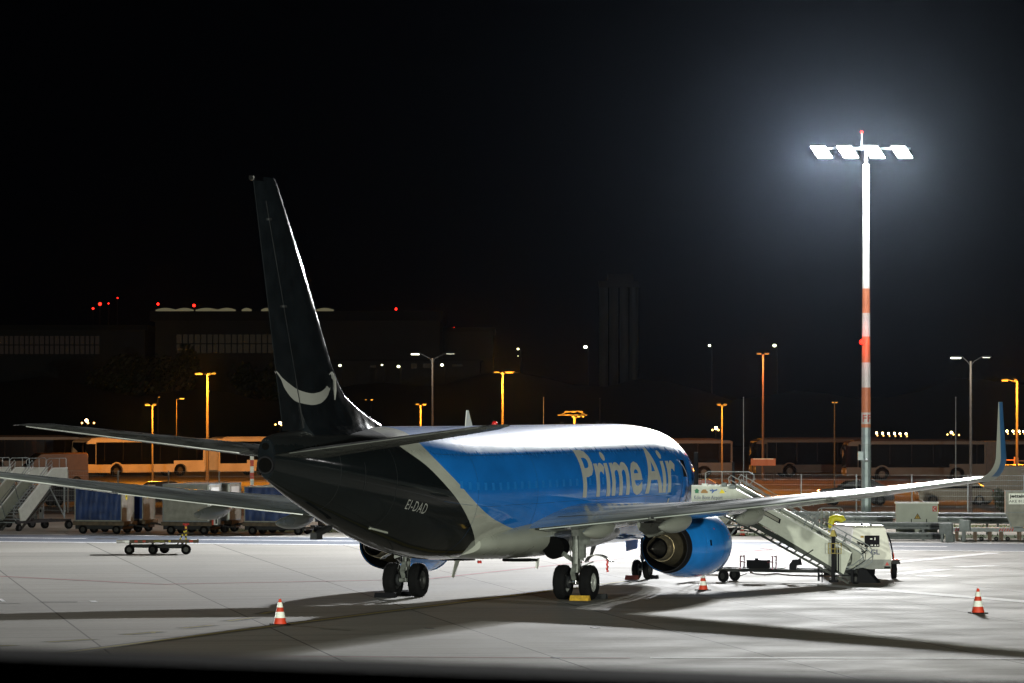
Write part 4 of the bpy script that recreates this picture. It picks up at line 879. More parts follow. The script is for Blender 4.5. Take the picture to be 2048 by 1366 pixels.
# ================================================================== PASSENGER STAIRS
def stairs(loc, rz, lab, zf=2.72, L=1.35, W=1.3, slope=27.6, zb=.45, big=True, grp=None):
    t = empty('passenger_stairs', loc, rz); tag(t, lab, 'passenger stairs', grp)
    tn = math.tan(R(slope)); x1 = L+(zf-zb)/tn
    zt = lambda x: zf-(x-L)*tn
    b = MB(); b.box(-.02, L, -W/2, W/2, zf-.12, zf); b.build('platform', 'steel', t)
    b = MB(); b.beam((L, -W/2+.05, zf-.28), (x1+.1, -W/2+.05, zb-.32), .12, .16); b.beam((L, W/2-.05, zf-.28), (x1+.1, W/2-.05, zb-.32), .12, .16)
    b.beam((L-.2, -W/2+.05, zf-.42), (x1-.1, -W/2+.05, zb-.44), .07, .07); b.beam((L-.2, W/2-.05, zf-.42), (x1-.1, W/2-.05, zb-.44), .07, .07)
    n = 16
    for i in range(n+1):
        x = L+(x1-L)*i/n; b.beam((x, -W/2+.05, zt(x)-.3), (x-.2, -W/2+.05, zt(x)-.44), .05, .05)
    b.build('truss', 'green_dark', t)
    b = MB(); n = 13
    for i in range(n):
        x = L+(x1-L)*(i+.5)/n; b.box(x-.16, x+.16, -W/2+.1, W/2-.1, zt(x)-.09, zt(x)-.05)
    b.build('treads', 'steel', t)
    for s in (-1, 1):
        y = s*W/2
        # sloping side panel
        b = MB(); pn = [(L, zt(L)+.57), (x1, zt(x1)+.57), (x1-.22, zt(x1)-.16), (L, zt(L)-.16)] if not big or s > 0 else [(L+.95, zt(L+.95)+.57), (x1, zt(x1)+.62), (x1-.28, zt(x1)-.12), (L+.78, zt(L+.78)-.1)]
        if big and s < 0:
            b.prism(pn, lambda x, z: Vector((x, y-.02, z)), lambda x, z: Vector((x, y+.02, z)))
            b2 = MB(); b2.prism([(L, zt(L)+.57), (L+.93, zt(L+.93)+.57), (L+.76, zt(L+.76)-.1), (L, zt(L)-.1)], lambda x, z: Vector((x, y-.015, z)), lambda x, z: Vector((x, y+.02, z))); b2.build('side_panel', 'offwhite', t)
        else: b.prism(pn, lambda x, z: Vector((x, y-.02, z)), lambda x, z: Vector((x, y+.02, z)))
        sp = b.build('side_panel', 'offwhite', t)
        b = MB(); b.beam((L, y, zt(L)+.59), (x1, y, zt(x1)+.60), .07, .05); b.build('panel_cap', 'white', t)
        # platform side panel and top cap
        b = MB(); b.box(0, L, y-.02, y+.02, zf-.05, zf+.57); ps = b.build('platform_panel', 'offwhite', t); MB().beam((0, y, zf+.585), (L, y, zf+.585), .05, .035).build('panel_cap', 'white', t)
        # handrails: two tubes that curve over at the lower end
        b = MB()
        for k, h in enumerate((.95, .78)):
            e = x1+.25; pts = [(L+.05, y-s*.03, zf+.62), (L-.05, y-s*.03, zf+h-.12), (L+.05, y-s*.03, zf+h), (L+.35, y-s*.03, zf+h-.3*tn)] if True else []
            pts += [(x, y-s*.03, zt(x)+h) for x in (L+1, L+2.2, x1-.3)]
            pts += [(e, y-s*.03, zt(e)+h-.0), (e+.16, y-s*.03, zt(e)+h-.18), (e+.12, y-s*.03, zt(e)+h-.38), (e-.2, y-s*.03, zt(e)+h-.62), (x1-.2, y-s*.03, zt(x1)+.12)]
            b.tube(pts, .019, 7)
        for x in (L+1.5, L+2.65, L+3.7):
            if x < x1: b.beam((x+.12, y-s*.035, zt(x+.12)+.95), (x-.28, y-s*.035, zt(x-.28)-.12), .035)
        b.build('handrail', 'steel', t)
        b = MB(); b.tube([(.1, y, zf+.58), (.1, y, zf+1.0), (.2, y, zf+1.05), (L+.3, y, zf+1.05), (L+.5, y, zf+.95), (L+.5, y, zf+.8), (L+.35, y, zf+.6)], .02, 7); b.beam((.7, y, zf+.58), (.7, y, zf+1.05), .03); b.build('platform_rail', 'steel', t) if s > 0 or not big else None
    # support frame and chassis
    b = MB(); b.beam((-.3, -.55, .42), (x1+.2, -.55, .42), .1, .12); b.beam((-.3, .55, .42), (x1+.2, .55, .42), .1, .12)
    for x in (-.2, 1.5, 3.2, x1-.4): b.beam((x, -.55, .42), (x, .55, .42), .08, .1)
    b.build('chassis', 'dark', t)
    b = MB(); b.beam((.3, -.6, .5), (.3, -.6, zf-.15), .06); b.beam((.3, .6, .5), (.3, .6, zf-.15), .06); b.beam((.3, .6, .6), (L+.3, .6, zf-.3), .05); b.beam((.2, -.6, zf-.5), (1.4, -.6, zf-.5), .05)
    b.build('support_leg', 'steel', t) 
    for x in ((1.15 if big else .05), x1+.15):
        for y in (-.68, .68): small_wheel(t, (x, y, .21 if x < 2 else .17), .21 if x < 2 else .17, .14, (.45, 1, 0) if x < 2 else (0, 1, 0))
    return t, dict(x1=x1, zt=zt, W=W, L=L, zf=zf)
ps = LA(4.75, 2.24)
big, q_ = stairs((ps.x, ps.y, 0), math.atan2(-math.sin(TH), math.cos(TH)), 'white passenger stairs with airport lettering rolled up to the jet right front door')
y = -q_['W']/2-.022
word('lettering', 'Köln Bonn Airport', 'ink_blue', big, lambda a, z: Vector((.10+a, y-.004, q_['zf']+.12+z)), size=.19, off=.0, width=1.02)
def icon(pts, m, x, z): 
    b = MB(); b.add([(x+a, y-.004, z+c) for a, c in pts], [tuple(range(len(pts)))]); b.build('pictogram', m, big)
zi = q_['zf']+.33
icon([(0, .0), (.13, 0), (.13, .08), (.165, .08), (.065, .16), (-.035, .08), (0, .08)], 'green_ink', .13, zi)
icon([(0, .03), (.03, .0), (.25, 0), (.27, .05), (.22, .08), (.19, .13), (.08, .13), (.04, .08)], 'brown_ink', .33, zi)
icon([(0, .10), (.02, .07), (.10, .06), (.06, 0), (.10, 0), (.18, .07), (.26, .09), (.29, .13), (.25, .14), (.16, .11), (.09, .15), (.06, .14), (.10, .10), (.03, .12)], 'sky_ink', .65, zi)
icon([(0, 0), (.20, 0), (.17, .07), (.09, .14), (.04, .07)], 'yellow', 1.0, zi); icon([(.20, .05), (.26, .06), (.21, .075)], 'ink', 1.0, zi); icon([(.19, .1), (.22, .14), (.17, .11)], 'ink', 1.0, zi)
zt = q_['zt']; x1 = q_['x1']
b = MB(); b.prism([(2.45, zt(2.45)+.43), (3.2, zt(3.2)+.43), (3.16, zt(3.16)+.25), (2.41, zt(2.41)+.25)], lambda a, z: Vector((a, y-.004, z)), lambda a, z: Vector((a, y, z))); b.build('sign_frame', 'ink', big)
b = MB(); b.prism([(2.50, zt(2.50)+.40), (3.14, zt(3.14)+.40), (3.11, zt(3.11)+.28), (2.47, zt(2.47)+.28)], lambda a, z: Vector((a, y-.008, z)), lambda a, z: Vector((a, y-.005, z))); b.build('sign_plate', 'alu', big)
# fittings on the chassis: box in a red frame, jack post with brass cage, cable winch, hoses
b = MB(); b.box(2.0, 2.72, -.75, -.35, .5, .78); b.box(2.3, 2.42, -.76, -.74, .76, .84); b.build('battery_box', 'ink', big)
b = MB()
for x in (1.78, 2.92): b.beam((x, -.75, .45), (x, -.75, .93), .035); b.beam((x, -.3, .45), (x, -.3, .93), .035); b.beam((x, -.75, .90), (x, -.3, .90), .03); b.beam((x, -.75, .72), (x, -.3, .72), .03)
b.beam((1.78, -.75, .92), (2.92, -.75, .92), .015); b.beam((1.78, -.75, .72), (1.98, -.75, .70), .03); b.beam((2.74, -.75, .70), (2.92, -.75, .72), .03)
b.build('box_frame', mat('maroon_paint', (.12, .015, .03), .5), big)
b = MB(); b.prism([(3.5, .45), (3.72, .45), (3.72, .6), (3.9, .62), (3.86, .82), (3.62, .80), (3.5, .62)], lambda a, z: Vector((a, -.7, z)), lambda a, z: Vector((a, -.5, z))); b.beam((3.8, -.6, .8), (4.35, -.7, 1.15), .03); b.build('winch', 'ink', big)
b = MB(); b.beam((5.12, -.92, .12), (5.12, -.92, 1.62), .11); b.beam((5.3, -.92, .4), (5.3, -.92, 1.25), .05); b.box(4.98, 5.28, -1.0, -.84, .06, .14); b.beam((4.6, -.9, .1), (4.6, -.9, .5), .06); b.beam((4.72, -.9, .05), (4.72, -.9, .45), .03); b.beam((5.78, -.9, .05), (5.78, -.9, .5), .09); b.beam((4.6, -.92, .3), (5.8, -.92, .3), .04); b.build('jack_post', 'ink', big)
b = MB()
for z in (1.05, 1.2, 1.38): b.beam((4.97, -1.0, z), (5.42, -1.0, z), .02)
for x in (4.97, 5.07, 5.2, 5.42): b.beam((x, -1.0, 1.03), (x, -1.0, 1.4), .02)
b.build('handle_cage', 'brass', big) if 'brass' in M else None
M['brass'] = mat('old_brass', (.32, .25, .05), .5, noise=.3)
b.build('handle_cage', 'brass', big)
b = MB(); b.prism([(-.12, 1.62), (.12, 1.62), (.03, 1.85), (-.03, 1.85)], lambda a, z: Vector((5.12+a, -.98, z)), lambda a, z: Vector((5.12+a, -.86, z))); b.build('jack_cap', 'brass', big)
b = MB()
for k, dz in enumerate((0, .12)): b.tube([(x1+.35, -.75, 1.25-dz), (x1+.55, -.85, 1.05), (x1+.5, -.8, .8), (x1+.1, -.75, .55), (x1-.2, -.7, .4)], .014)
b.build('hose', 'hose', big)
b = MB(); b.prism([(x1+.2, .05), (x1+.95, .05), (x1+.55, .5), (x1+.3, .55)], lambda a, z: Vector((a, -.8, z)), lambda a, z: Vector((a, -.35, z))); b.build('tow_bracket', 'ink', big)
b = MB(); b.box(-.28, -.05, -.85, .85, .35, .6); b.beam((-.3, -.6, .5), (-.1, -.7, .85), .05); b.build('front_bumper', 'ink', big)
b = MB(); b.box(.42, .62, -.84, -.76, 3.31, 3.38); b.build('beacon', 'white', big); b = MB(); b.box(1.02, 1.1, .78, .84, 3.3, 4.1); b.build('lamp_post', 'ink', big)
b = MB(); b.cyl((1.14, -.82, 3.36), (1.30, -.82, 3.36), .08, n=12); b.cyl((1.42, -.8, 3.28), (1.62, -.8, 3.28), .07, n=12); b.build('work_lamp', 'steel', big)
for (px, py, lab) in ((18, 1062, 'passenger stairs with pale panels, right of the pair parked at far left'), (-56, 1060, 'passenger stairs cut by the left edge of the view')):
    p = Vector((*G(px, py), 0)); dr = Vector((-.46, -.888, 0)); o_, _ = stairs(p-dr*4.15, math.atan2(dr.y, dr.x), lab, zf=2.35, L=1.3, W=1.15, slope=34, zb=.4, big=False, grp='passenger stairs parked at the left')
# ground power unit
gx, gy = G(1740, 1158); t = empty('ground_power_unit', (gx, gy, 0), R(1)); tag(t, 'white ground power unit trailer with control panel beside the stairs', 'power unit')
Lg = 2.35; sh = -.62
def gp(x, yb, z):   # body runs back to the left
    return Vector((x+sh*yb/Lg, yb, z))
b = MB(); rr = []
for yb, k in ((0, 1), (.16, 1.0), (Lg-.5, 1.0), (Lg, .93)):
    zt_ = 1.78 if yb < .1 else 1.86*k
    rr.append([gp(-.74, yb, .68), gp(-.73, yb, .9), gp(-.57, yb, zt_-.06), gp(-.52, yb, zt_), gp(.50, yb, zt_), gp(.55, yb, zt_-.06), gp(.74, yb, .9), gp(.75, yb, .68)])
b.loft(rr); gb_ = b.build('housing', mat('unit_white', (.64, .63, .57), .45, noise=.1, nscale=3), t)
b = MB(); b.add([gp(-.60, .05, 1.865), gp(.52, .05, 1.865), gp(.48, Lg-.3, 1.873), gp(-.52, Lg-.3, 1.873)], [(0, 1, 2, 3)]); b.build('roof_sheet', 'white', t)
b = MB(); rr = []
for yb in (.012, Lg-.2): rr.append([gp(-.74, yb, .34), gp(.74, yb, .34), gp(.75, yb, .69), gp(-.75, yb, .69)])
b.loft(rr); b.build('skirt', 'grey', t)
b = MB(); b.box(-.19, .33, -.02, -.004, 1.12, 1.52); pn = b.build('control_panel', 'ink', t)
b = MB(); 
for x0, x1_, z0, z1 in ((-.0, .08, 1.38, 1.42), (.15, .19, 1.36, 1.45), (.02, .05, 1.16, 1.20), (.16, .21, 1.15, 1.2), (.25, .29, 1.16, 1.2), (.06, .1, 1.16, 1.2)): b.box(x0, x1_, -.026, -.021, z0, z1)
b.build('display', 'white', pn)
b = MB(); b.box(-.33, -.22, -.012, -.004, 1.44, 1.51); b.build('notice', 'chock_yellow', t)
word('lettering', 'GL', 'ink_blue', t, lambda a, z: Vector((.02+a, -.012, .86+z)), size=.24, off=.006, width=.32)
b = MB(); b.tube([(-.16, -.01, .86), (-.1, -.01, .95), (-.05, -.01, 1.0)], .006, 4); b.tube([(-.08, -.01, .86), (-.06, -.01, .93), (-.11, -.01, .99)], .006, 4); b.build('swoosh_mark', 'grey', t)
for x in (-.62, .60):
    b = MB(); b.add([(x-.075, -.004, .47), (x+.075, -.004, .47), (x, -.004, .6)], [(0, 1, 2)]); b.build('reflector', 'red', t)
b = MB(); b.box(.5, .72, -.008, 0.0, .37, .44); b.build('tail_lamp', 'ink', t)
for yb, xx in ((.35, .86), (.35, -.66), (1.75, .60), (1.75, -1.0)): small_wheel(t, (xx+sh*yb/Lg+.1, yb, .29), .29, .18, (1, 0, 0), n=24)
b = MB(); b.box(.76, 1.04, .02, .75, .60, .66); b.box(.80, 1.06, .02, .6, .52, .6); b.build('mudguard', 'dark', t); MB().box(.8, 1.07, .0, .3, .665, .7).build('side_marker', 'orange', t)
b = MB(); b.tube([(.60, -.02, 1.6), (.70, -.04, 1.35), (.78, -.04, .95), (.80, -.03, .7)], .03); b.build('power_cable', 'ink', t)
b = MB(); b.tube([(.74, -.03, 1.1), (.82, -.05, .85), (.83, -.03, .7)], .02); b.build('orange_strap', 'orange', t)
b = MB(); b.tube([(-.45, -.02, 1.3), (-.3, -.1, 1.24), (-.1, -.1, 1.2), (-.12, -.12, 1.0), (-.4, -.1, .8), (-.7, -.1, .62)], .02); b.build('power_cable', 'ink', t)
b = MB(); b.box(-.30, -.2, .3, .5, 1.86, 1.92); b.box(.0, .1, .1, .2, 1.86, 1.9); b.build('lifting_eye', 'ink', t)
b = MB(); b.add([gp(-.745, .55, 1.05), gp(-.745, .85, 1.05), gp(-.67, .85, 1.35), gp(-.67, .55, 1.35)], [(0, 1, 2, 3)]); o_ = b.build('side_vent', 'ink', t); o_.location.x = -.015
b = MB()
for x0, x1_, zz in ((-.46, -.36, 1.2), (-.3, -.24, 1.18)): b.box(x0, x1_, -.05, -.004, zz, zz+.05)
b.build('socket', 'ink', t)
# cable lying on the apron
pts = [G(px, py) for px, py in ((1412, 1151), (1450, 1152), (1478, 1153), (1492, 1148), (1500, 1146), (1512, 1149), (1530, 1151), (1556, 1149), (1580, 1152), (1640, 1154), (1700, 1156))]
o = MB().tube([(x, y, .03) for x, y in pts], .028, 6).build('power_cable', 'brown', smooth=50); tag(o, 'brown cable lying on the apron beneath the stairs chassis', 'cable')
# ================================================================== LEFT SMALL THINGS
t = empty('waste_bin', (*G(44, 1052), 0)); tag(t, 'tall orange beige waste bin with dark lid by the left stairs', 'bin')
b = MB(); b.loft([[Vector((sx*w, sy*w*.8, z)) for sx, sy in ((-1, -1), (1, -1), (1, 1), (-1, 1))] for z, w in ((.55, .15), (1.15, .21))]); b.build('body', 'bin', t)
b = MB(); b.loft([[Vector((sx*w, sy*w*.8, z)) for sx, sy in ((-1, -1), (1, -1), (1, 1), (-1, 1))] for z, w in ((1.15, .225), (1.22, .22))]); b.cyl((.12, 0, 1.2), (.12, 0, 1.34), .07, n=10); b.cyl((-.12, 0, 1.2), (-.12, 0, 1.28), .05, n=10); b.build('lid', 'dark', t)
MB().box(.08, .19, -.175, -.165, .8, .98).build('label_plate', 'white', t)
b = MB(); b.beam((0, 0, 0), (0, 0, .56), .06); b.beam((-.3, 0, .1), (.3, 0, .1), .05); b.beam((0, -.3, .03), (0, .3, .03), .05); b.build('stand', 'dark', t)
t = empty('electric_box', (*G(70, 1045), 0), .1); tag(t, 'low grey utility box with a narrow pale post beside it at left', 'utility box')
MB().box(-.42, .12, -.15, .2, 0, .45).build('case', 'grey', t); MB().box(.2, .38, -.12, .1, 0, .75).build('post', 'cab', t); MB().box(.25, .32, -.13, -.121, .52, .66).build('socket', 'ink', t)
b = MB()
for k in range(9):
    x = -.35+k*.05; b.box(x, x+.02, -.156, -.15, .1, .35)
b.build('louvre', 'dark', t)
# ================================================================== FENCES AND GUARD RAILS
FV = 229.6
def fence(u0, u1, v, H, lab, step=2.9, ph=0, wires=None, pm='steel', vert=.1, bent=False, name='mesh_fence'):
    t = empty(name, RW((u0+u1)/2, v), RA); tag(t, lab, 'fence'); c = (u0+u1)/2; n = int((u1-u0)/step)
    b = MB()
    for h in wires: b.box(u0-c, u1-c, -.006, .006, h-.006, h+.006)
    if vert:
        k = 0; x = u0
        while x < u1: b.box(x-c-.0018, x-c+.0018, .006, .010, .05, H); x += vert
    b.build('wire_mesh', pm, t)
    for i in range(n+1):
        x = u0+ph+i*step-c; b = MB()
        if bent: b.tube([(x, .04, 0), (x, .04, H-.25), (x, -.05, H-.1), (x, -.25, H+.05)], .03, 6)
        else: b.box(x-.03, x+.03, .012, .072, 0, H+.03)
        b.build('post', pm, t)
    return t
u_ref = RD.dot(Vector((*G(1825, 1038), 0)))
fence(u_ref-2.93*22, u_ref+2.93*6, FV, 2.28, 'galvanised wire mesh fence between apron verge and car park', 2.93, 0, [.1+.275*k for k in range(8)]+[2.28])
o2 = fence(-46, 46, 262, 2.35, 'orange lit fence with bent post tops in front of the buses', 3.6, .7, [.3, .6, .9, 1.2, 1.5, 1.8, 2.05, 2.2], 'steel', .12, True)
def guard(u0, u1, v, zs, lab, post=2.0):
    t = empty('guard_rail', RW((u0+u1)/2, v), RA); tag(t, lab, 'guard rail', 'steel guard rails'); c = (u0+u1)/2
    for z in zs:
        prof = [(0, -.155), (-.05, -.12), (-.05, -.06), (.015, 0), (-.05, .06), (-.05, .12), (0, .155), (.012, .155), (-.035, .11), (-.035, .07), (.03, 0), (-.035, -.07), (-.035, -.11), (.012, -.155)]
        b = MB(); b.loft([[Vector((x, y, z+zz)) for y, zz in prof] for x in (u0-c, u1-c)]); b.build('beam', 'steel', t)
        b = MB(); x = u0-c+.5
        while x < u1-c: b.cyl((x, -.05, z), (x, -.07, z), .03, n=8); x += 2
        b.build('bolt', 'dark', t)
    x = u0-c+.3
    while x < u1-c: MB().box(x-.05, x+.05, .03, .13, 0, max(zs)+.12).build('post', 'steel', t); x += post
    return t
def UV_(px, py, z=0): g_ = Vector((*G(px, py, z), 0)); return RD.dot(g_), RN.dot(g_)
ua, va = UV_(1655, 1050, .65); ub, _ = UV_(1888, 1052, .65); guard(ua, ub, va, (.65, .2), 'double height guard rail behind the power unit, nearest the road')
ua, v2 = UV_(1690, 1038, .65); ub, _ = UV_(1784, 1039, .65); guard(ua, ub, v2, (.65,), 'short guard rail behind the mast foot, left of the cabinet')
ua, _ = UV_(1882, 1039, .65); guard(ua, ua+9, v2-.4, (.65,), 'guard rail right of the grey cabinet below the fence')
guard(-62, -14, 212.5, (.65,), 'long guard rail behind the baggage carts and left stairs', 3)
t = empty('rail_end_block', (*G(1903, 1084), 0), RA); tag(t, 'angled steel end pieces where the right guard rails stop', 'rail end')
MB().box(-.55, .0, 0, .4, .35, .82).build('end_plate', 'steel', t); MB().box(.25, .7, .5, .8, .45, .95).build('end_plate', 'steel', t); MB().box(-.25, .1, -.1, .25, 0, .35).build('foot', 'steel', t)
MB().box(.35, .5, .55, .7, 0, .45).build('foot', 'steel', t); MB().box(-.5, -.4, .1, .2, 0, .35).build('foot', 'steel', t)
# cabinet
Yc = 205; t = empty('electrical_cabinet', (X(1835, Yc), Yc, 0), RA*.2); tag(t, 'pale grey electrical cabinet with yellow warning triangle before the fence', 'cabinet')
MB().box(-.98, .92, 0, .6, 0, 1.47).build('body', 'cab', t); MB().box(-1.03, .97, -.05, .65, 1.47, 1.54).build('lid', 'white', t)
for x0, x1_ in ((-.96, -.36), (-.34, .34), (.36, .9)):
    MB().box(x0, x1_, -.014, -.0, .12, 1.42).build('door', 'cab', t)
for x in (-.30, .39): MB().box(x, x+.04, -.035, -.015, .5, .78).build('handle', 'ink', t)
b = MB(); b.add([(-.16, -.018, .78), (.16, -.018, .78), (0, -.018, 1.04)], [(0, 1, 2)]); b.build('warning_sign', 'ink', t); b = MB(); b.add([(-.125, -.021, .8), (.125, -.021, .8), (0, -.021, 1.0)], [(0, 1, 2)]); b.build('warning_sign', 'chock_yellow', t)
b = MB(); b.add([(.005, -.024, .82), (-.03, -.024, .90), (0, -.024, .89), (-.005, -.024, .96), (.03, -.024, .87), (.0, -.024, .88)], [(0, 1, 2, 3, 4, 5)]); b.build('bolt_mark', 'ink', t)
MB().box(.68, .88, -.022, -.015, 1.12, 1.36).build('hydrant_sign', 'red', t)
b = MB(); b.tube([(.83, -.026, 1.18), (.76, -.026, 1.17), (.73, -.026, 1.24), (.76, -.026, 1.31), (.82, -.026, 1.31)], .012, 5); b.build('hydrant_mark', 'white', t)
MB().box(.92, .96, .05, .3, 1.05, 1.4).build('striped_plate', 'chock_yellow', t)
# yellow padded post and transport racks
Yr = 198; t = empty('covered_post', (X(1666, Yr), Yr, 0)); tag(t, 'bright yellow padded cover hooked over a post behind the stairs', 'padded post')
b = MB(); pts = [(-.08, 0, .15), (-.06, 0, .5), (-.08, 0, .82), (-.04, 0, .98), (.16, 0, 1.04), (.38, 0, .98), (.44, 0, .86)]
b.tube(pts, .15, 8); b.build('cover', mat('yellow_tarpaulin', (.8, .75, .02), .45, noise=.15, bump=.8, bscale=6), t, smooth=50)
MB().cyl((-.06, 0, 0), (-.06, 0, .5), .04, n=8).build('post', 'steel', t); MB().box(.0, .2, -.17, -.15, .62, .74).build('label_plate', 'red', t); MB().box(.05, .08, -.175, -.17, .64, .72).build('label_mark', 'white', t)
def rack(x, y, w, h, lab, rz=0):
    t = empty('transport_rack', (x, y, 0), rz); tag(t, lab, 'trolley', 'tube frame trolleys behind the stairs')
    for yy in (0, .7):
        b = MB(); b.tube([(0, yy, .15), (0, yy, h-.15), (.04, yy, h-.04), (.15, yy, h), (w-.15, yy, h), (w-.04, yy, h-.04), (w, yy, h-.15), (w, yy, .15)], .022, 7)
        for z in (.45, .75): b.tube([(0, yy, z), (w, yy, z)], .015)
        b.build('frame', 'steel', t)
    b = MB()
    for k in range(4): b.box(.1+k*w*.22, .1+k*w*.22+w*.13, .05, .08, .5, h-.12)
    b.build('panel', 'grey', t); MB().box(0, w, 0, .7, .2, .26).build('deck', 'dark', t)
    for xx in (.1, w-.1):
        for yy in (.05, .65): small_wheel(t, (xx, yy, .1), .1, .05, n=14)
rack(X(1637, 199), 199.4, 1.0, 1.42, 'tall tube frame trolley with grey panels beside the yellow cover', RA)
rack(X(1603, 198), 198.4, .78, 1.26, 'lower tube frame trolley left of the taller one', RA)
for px in (1619, 1628):
    t = empty('fire_extinguisher', (X(px, 197.2), 197.2, .0)); tag(t, 'small red and white extinguisher %s behind the stairs panel' % ('on the left' if px < 1620 else 'on the right'), 'extinguisher', 'extinguishers by the trolleys')
    MB().cyl((0, 0, .3), (0, 0, .62), .08, n=12).build('cylinder', 'red', t); MB().cyl((0, 0, .62), (0, 0, .85), .07, .05, n=12).build('cap', 'reflect', t); MB().cyl((0, 0, 0), (0, 0, .3), .02, n=6).build('stand', 'steel', t)
# roller dock and cargo container on it
Yd = 199; t = empty('roller_dock', (X(1903, Yd), Yd-1.2, 0), R(-4)); tag(t, 'low roller dock with red and white striped edge at right', 'cargo dock')
b = MB(); b.box(0, 4.3, 0, 2.6, .48, .54); b.build('deck', 'alu', t)
b = MB(); b.box(-.02, 4.3, -.03, 0, .42, .58); b.box(-.03, 0, 0, 2.6, .42, .58); b.build('frame', 'steel', t)
b = MB()
for k in range(26): b.cyl((.15+k*.16, .1, .55), (.15+k*.16, 2.5, .55), .028, n=6)
b.build('rollers', 'steel', t)
b = MB()
for x0 in [.02+.11*k for k in range(4)]+[1.95+.11*k for k in range(6)]: b.add([(x0, -.034, .44), (x0+.05, -.034, .44), (x0+.11, -.034, .57), (x0+.06, -.034, .57)], [(0, 1, 2, 3)])
b.build('warning_stripes', 'red', t)
for x in (.15, .95, 1.6, 2.1, 2.9, 3.6, 4.2):
    for yy in (.08, 2.4): MB().beam((x, yy, 0), (x, yy, .45), .09).build('leg', 'brown', t)
    small_wheel(t, (x+.25, .3, .1), .1, .06, n=12)
t = empty('cargo_container', (X(2012, 198.6), 198.6, .585), R(-4)); tag(t, 'scuffed aluminium air cargo container with slanted foot at right edge', 'container')
b = MB(); b.prism([(.26, 0), (2.0, 0), (2.0, 1.6), (0, 1.6), (0, .62)], lambda x, z: Vector((x, 0, z)), lambda x, z: Vector((x, 1.53, z))); b.build('body', 'alu', t)
b = MB(); b.beam((0, -.012, .62), (0, -.012, 1.62), .05); b.beam((0, -.012, 1.6), (2, -.012, 1.6), .05); b.beam((.26, -.012, .02), (2, -.012, .02), .05); b.beam((.26, -.012, 0), (0, -.012, .62), .05); b.beam((0, -.012, .66), (2, -.012, .66), .03); b.build('frame', 'steel', t)
MB().box(.12, 1.2, -.012, -.004, 1.02, 1.5).build('label_plate', 'reflect', t)
word('lettering', 'jettainer', 'ink', t, lambda a, z: Vector((.16+a, -.016, 1.32+z)), size=.19, off=.008, width=.95)
word('lettering', 'AKE 81382', 'ink', t, lambda a, z: Vector((.13+a, -.016, 1.10+z)), size=.16, off=0, width=.9)
# container and dolly beyond the stairs
Yd = 206; t = empty('container_dolly', (X(1392, Yd), Yd, 0), R(-12)); tag(t, 'container dolly seen under the stairs beyond the road', 'dolly')
b = MB(); b.box(0, 2.5, 0, 1.6, .42, .5); b.build('deck', 'steel', t)
for x in (.3, 1.5):
    for yy in (.1, 1.5): small_wheel(t, (x, yy, .17), .17, .12, n=16)
b = MB(); b.beam((0, 0, .33), (2.5, 0, .33), .06); b.beam((2.0, 0, .3), (2.0, 0, .5), .05); b.beam((1.4, .8, .3), (2.6, .8, .15), .06); b.build('chassis', 'dark', t)
t = empty('cargo_container', (X(1384, Yd), Yd-.15, .5), R(-12)); tag(t, 'dull grey cargo container on the dolly behind the stairs', 'container')
b = MB(); b.prism([(.0, 0), (1.5, 0), (2.0, .55), (2.0, 1.3), (0, 1.3)], lambda x, z: Vector((x, .05, z)), lambda x, z: Vector((x, 1.55, z))); b.build('body', 'alu', t)
b = MB(); b.beam((.4, .03, 0), (.4, .03, 1.3), .04); b.beam((1.5, .03, 0), (2, .03, .55), .05); b.beam((0, .03, .02), (1.5, .03, .02), .06); b.beam((1.2, .03, .0), (1.2, .03, 1.3), .03); b.build('frame', 'steel', t)

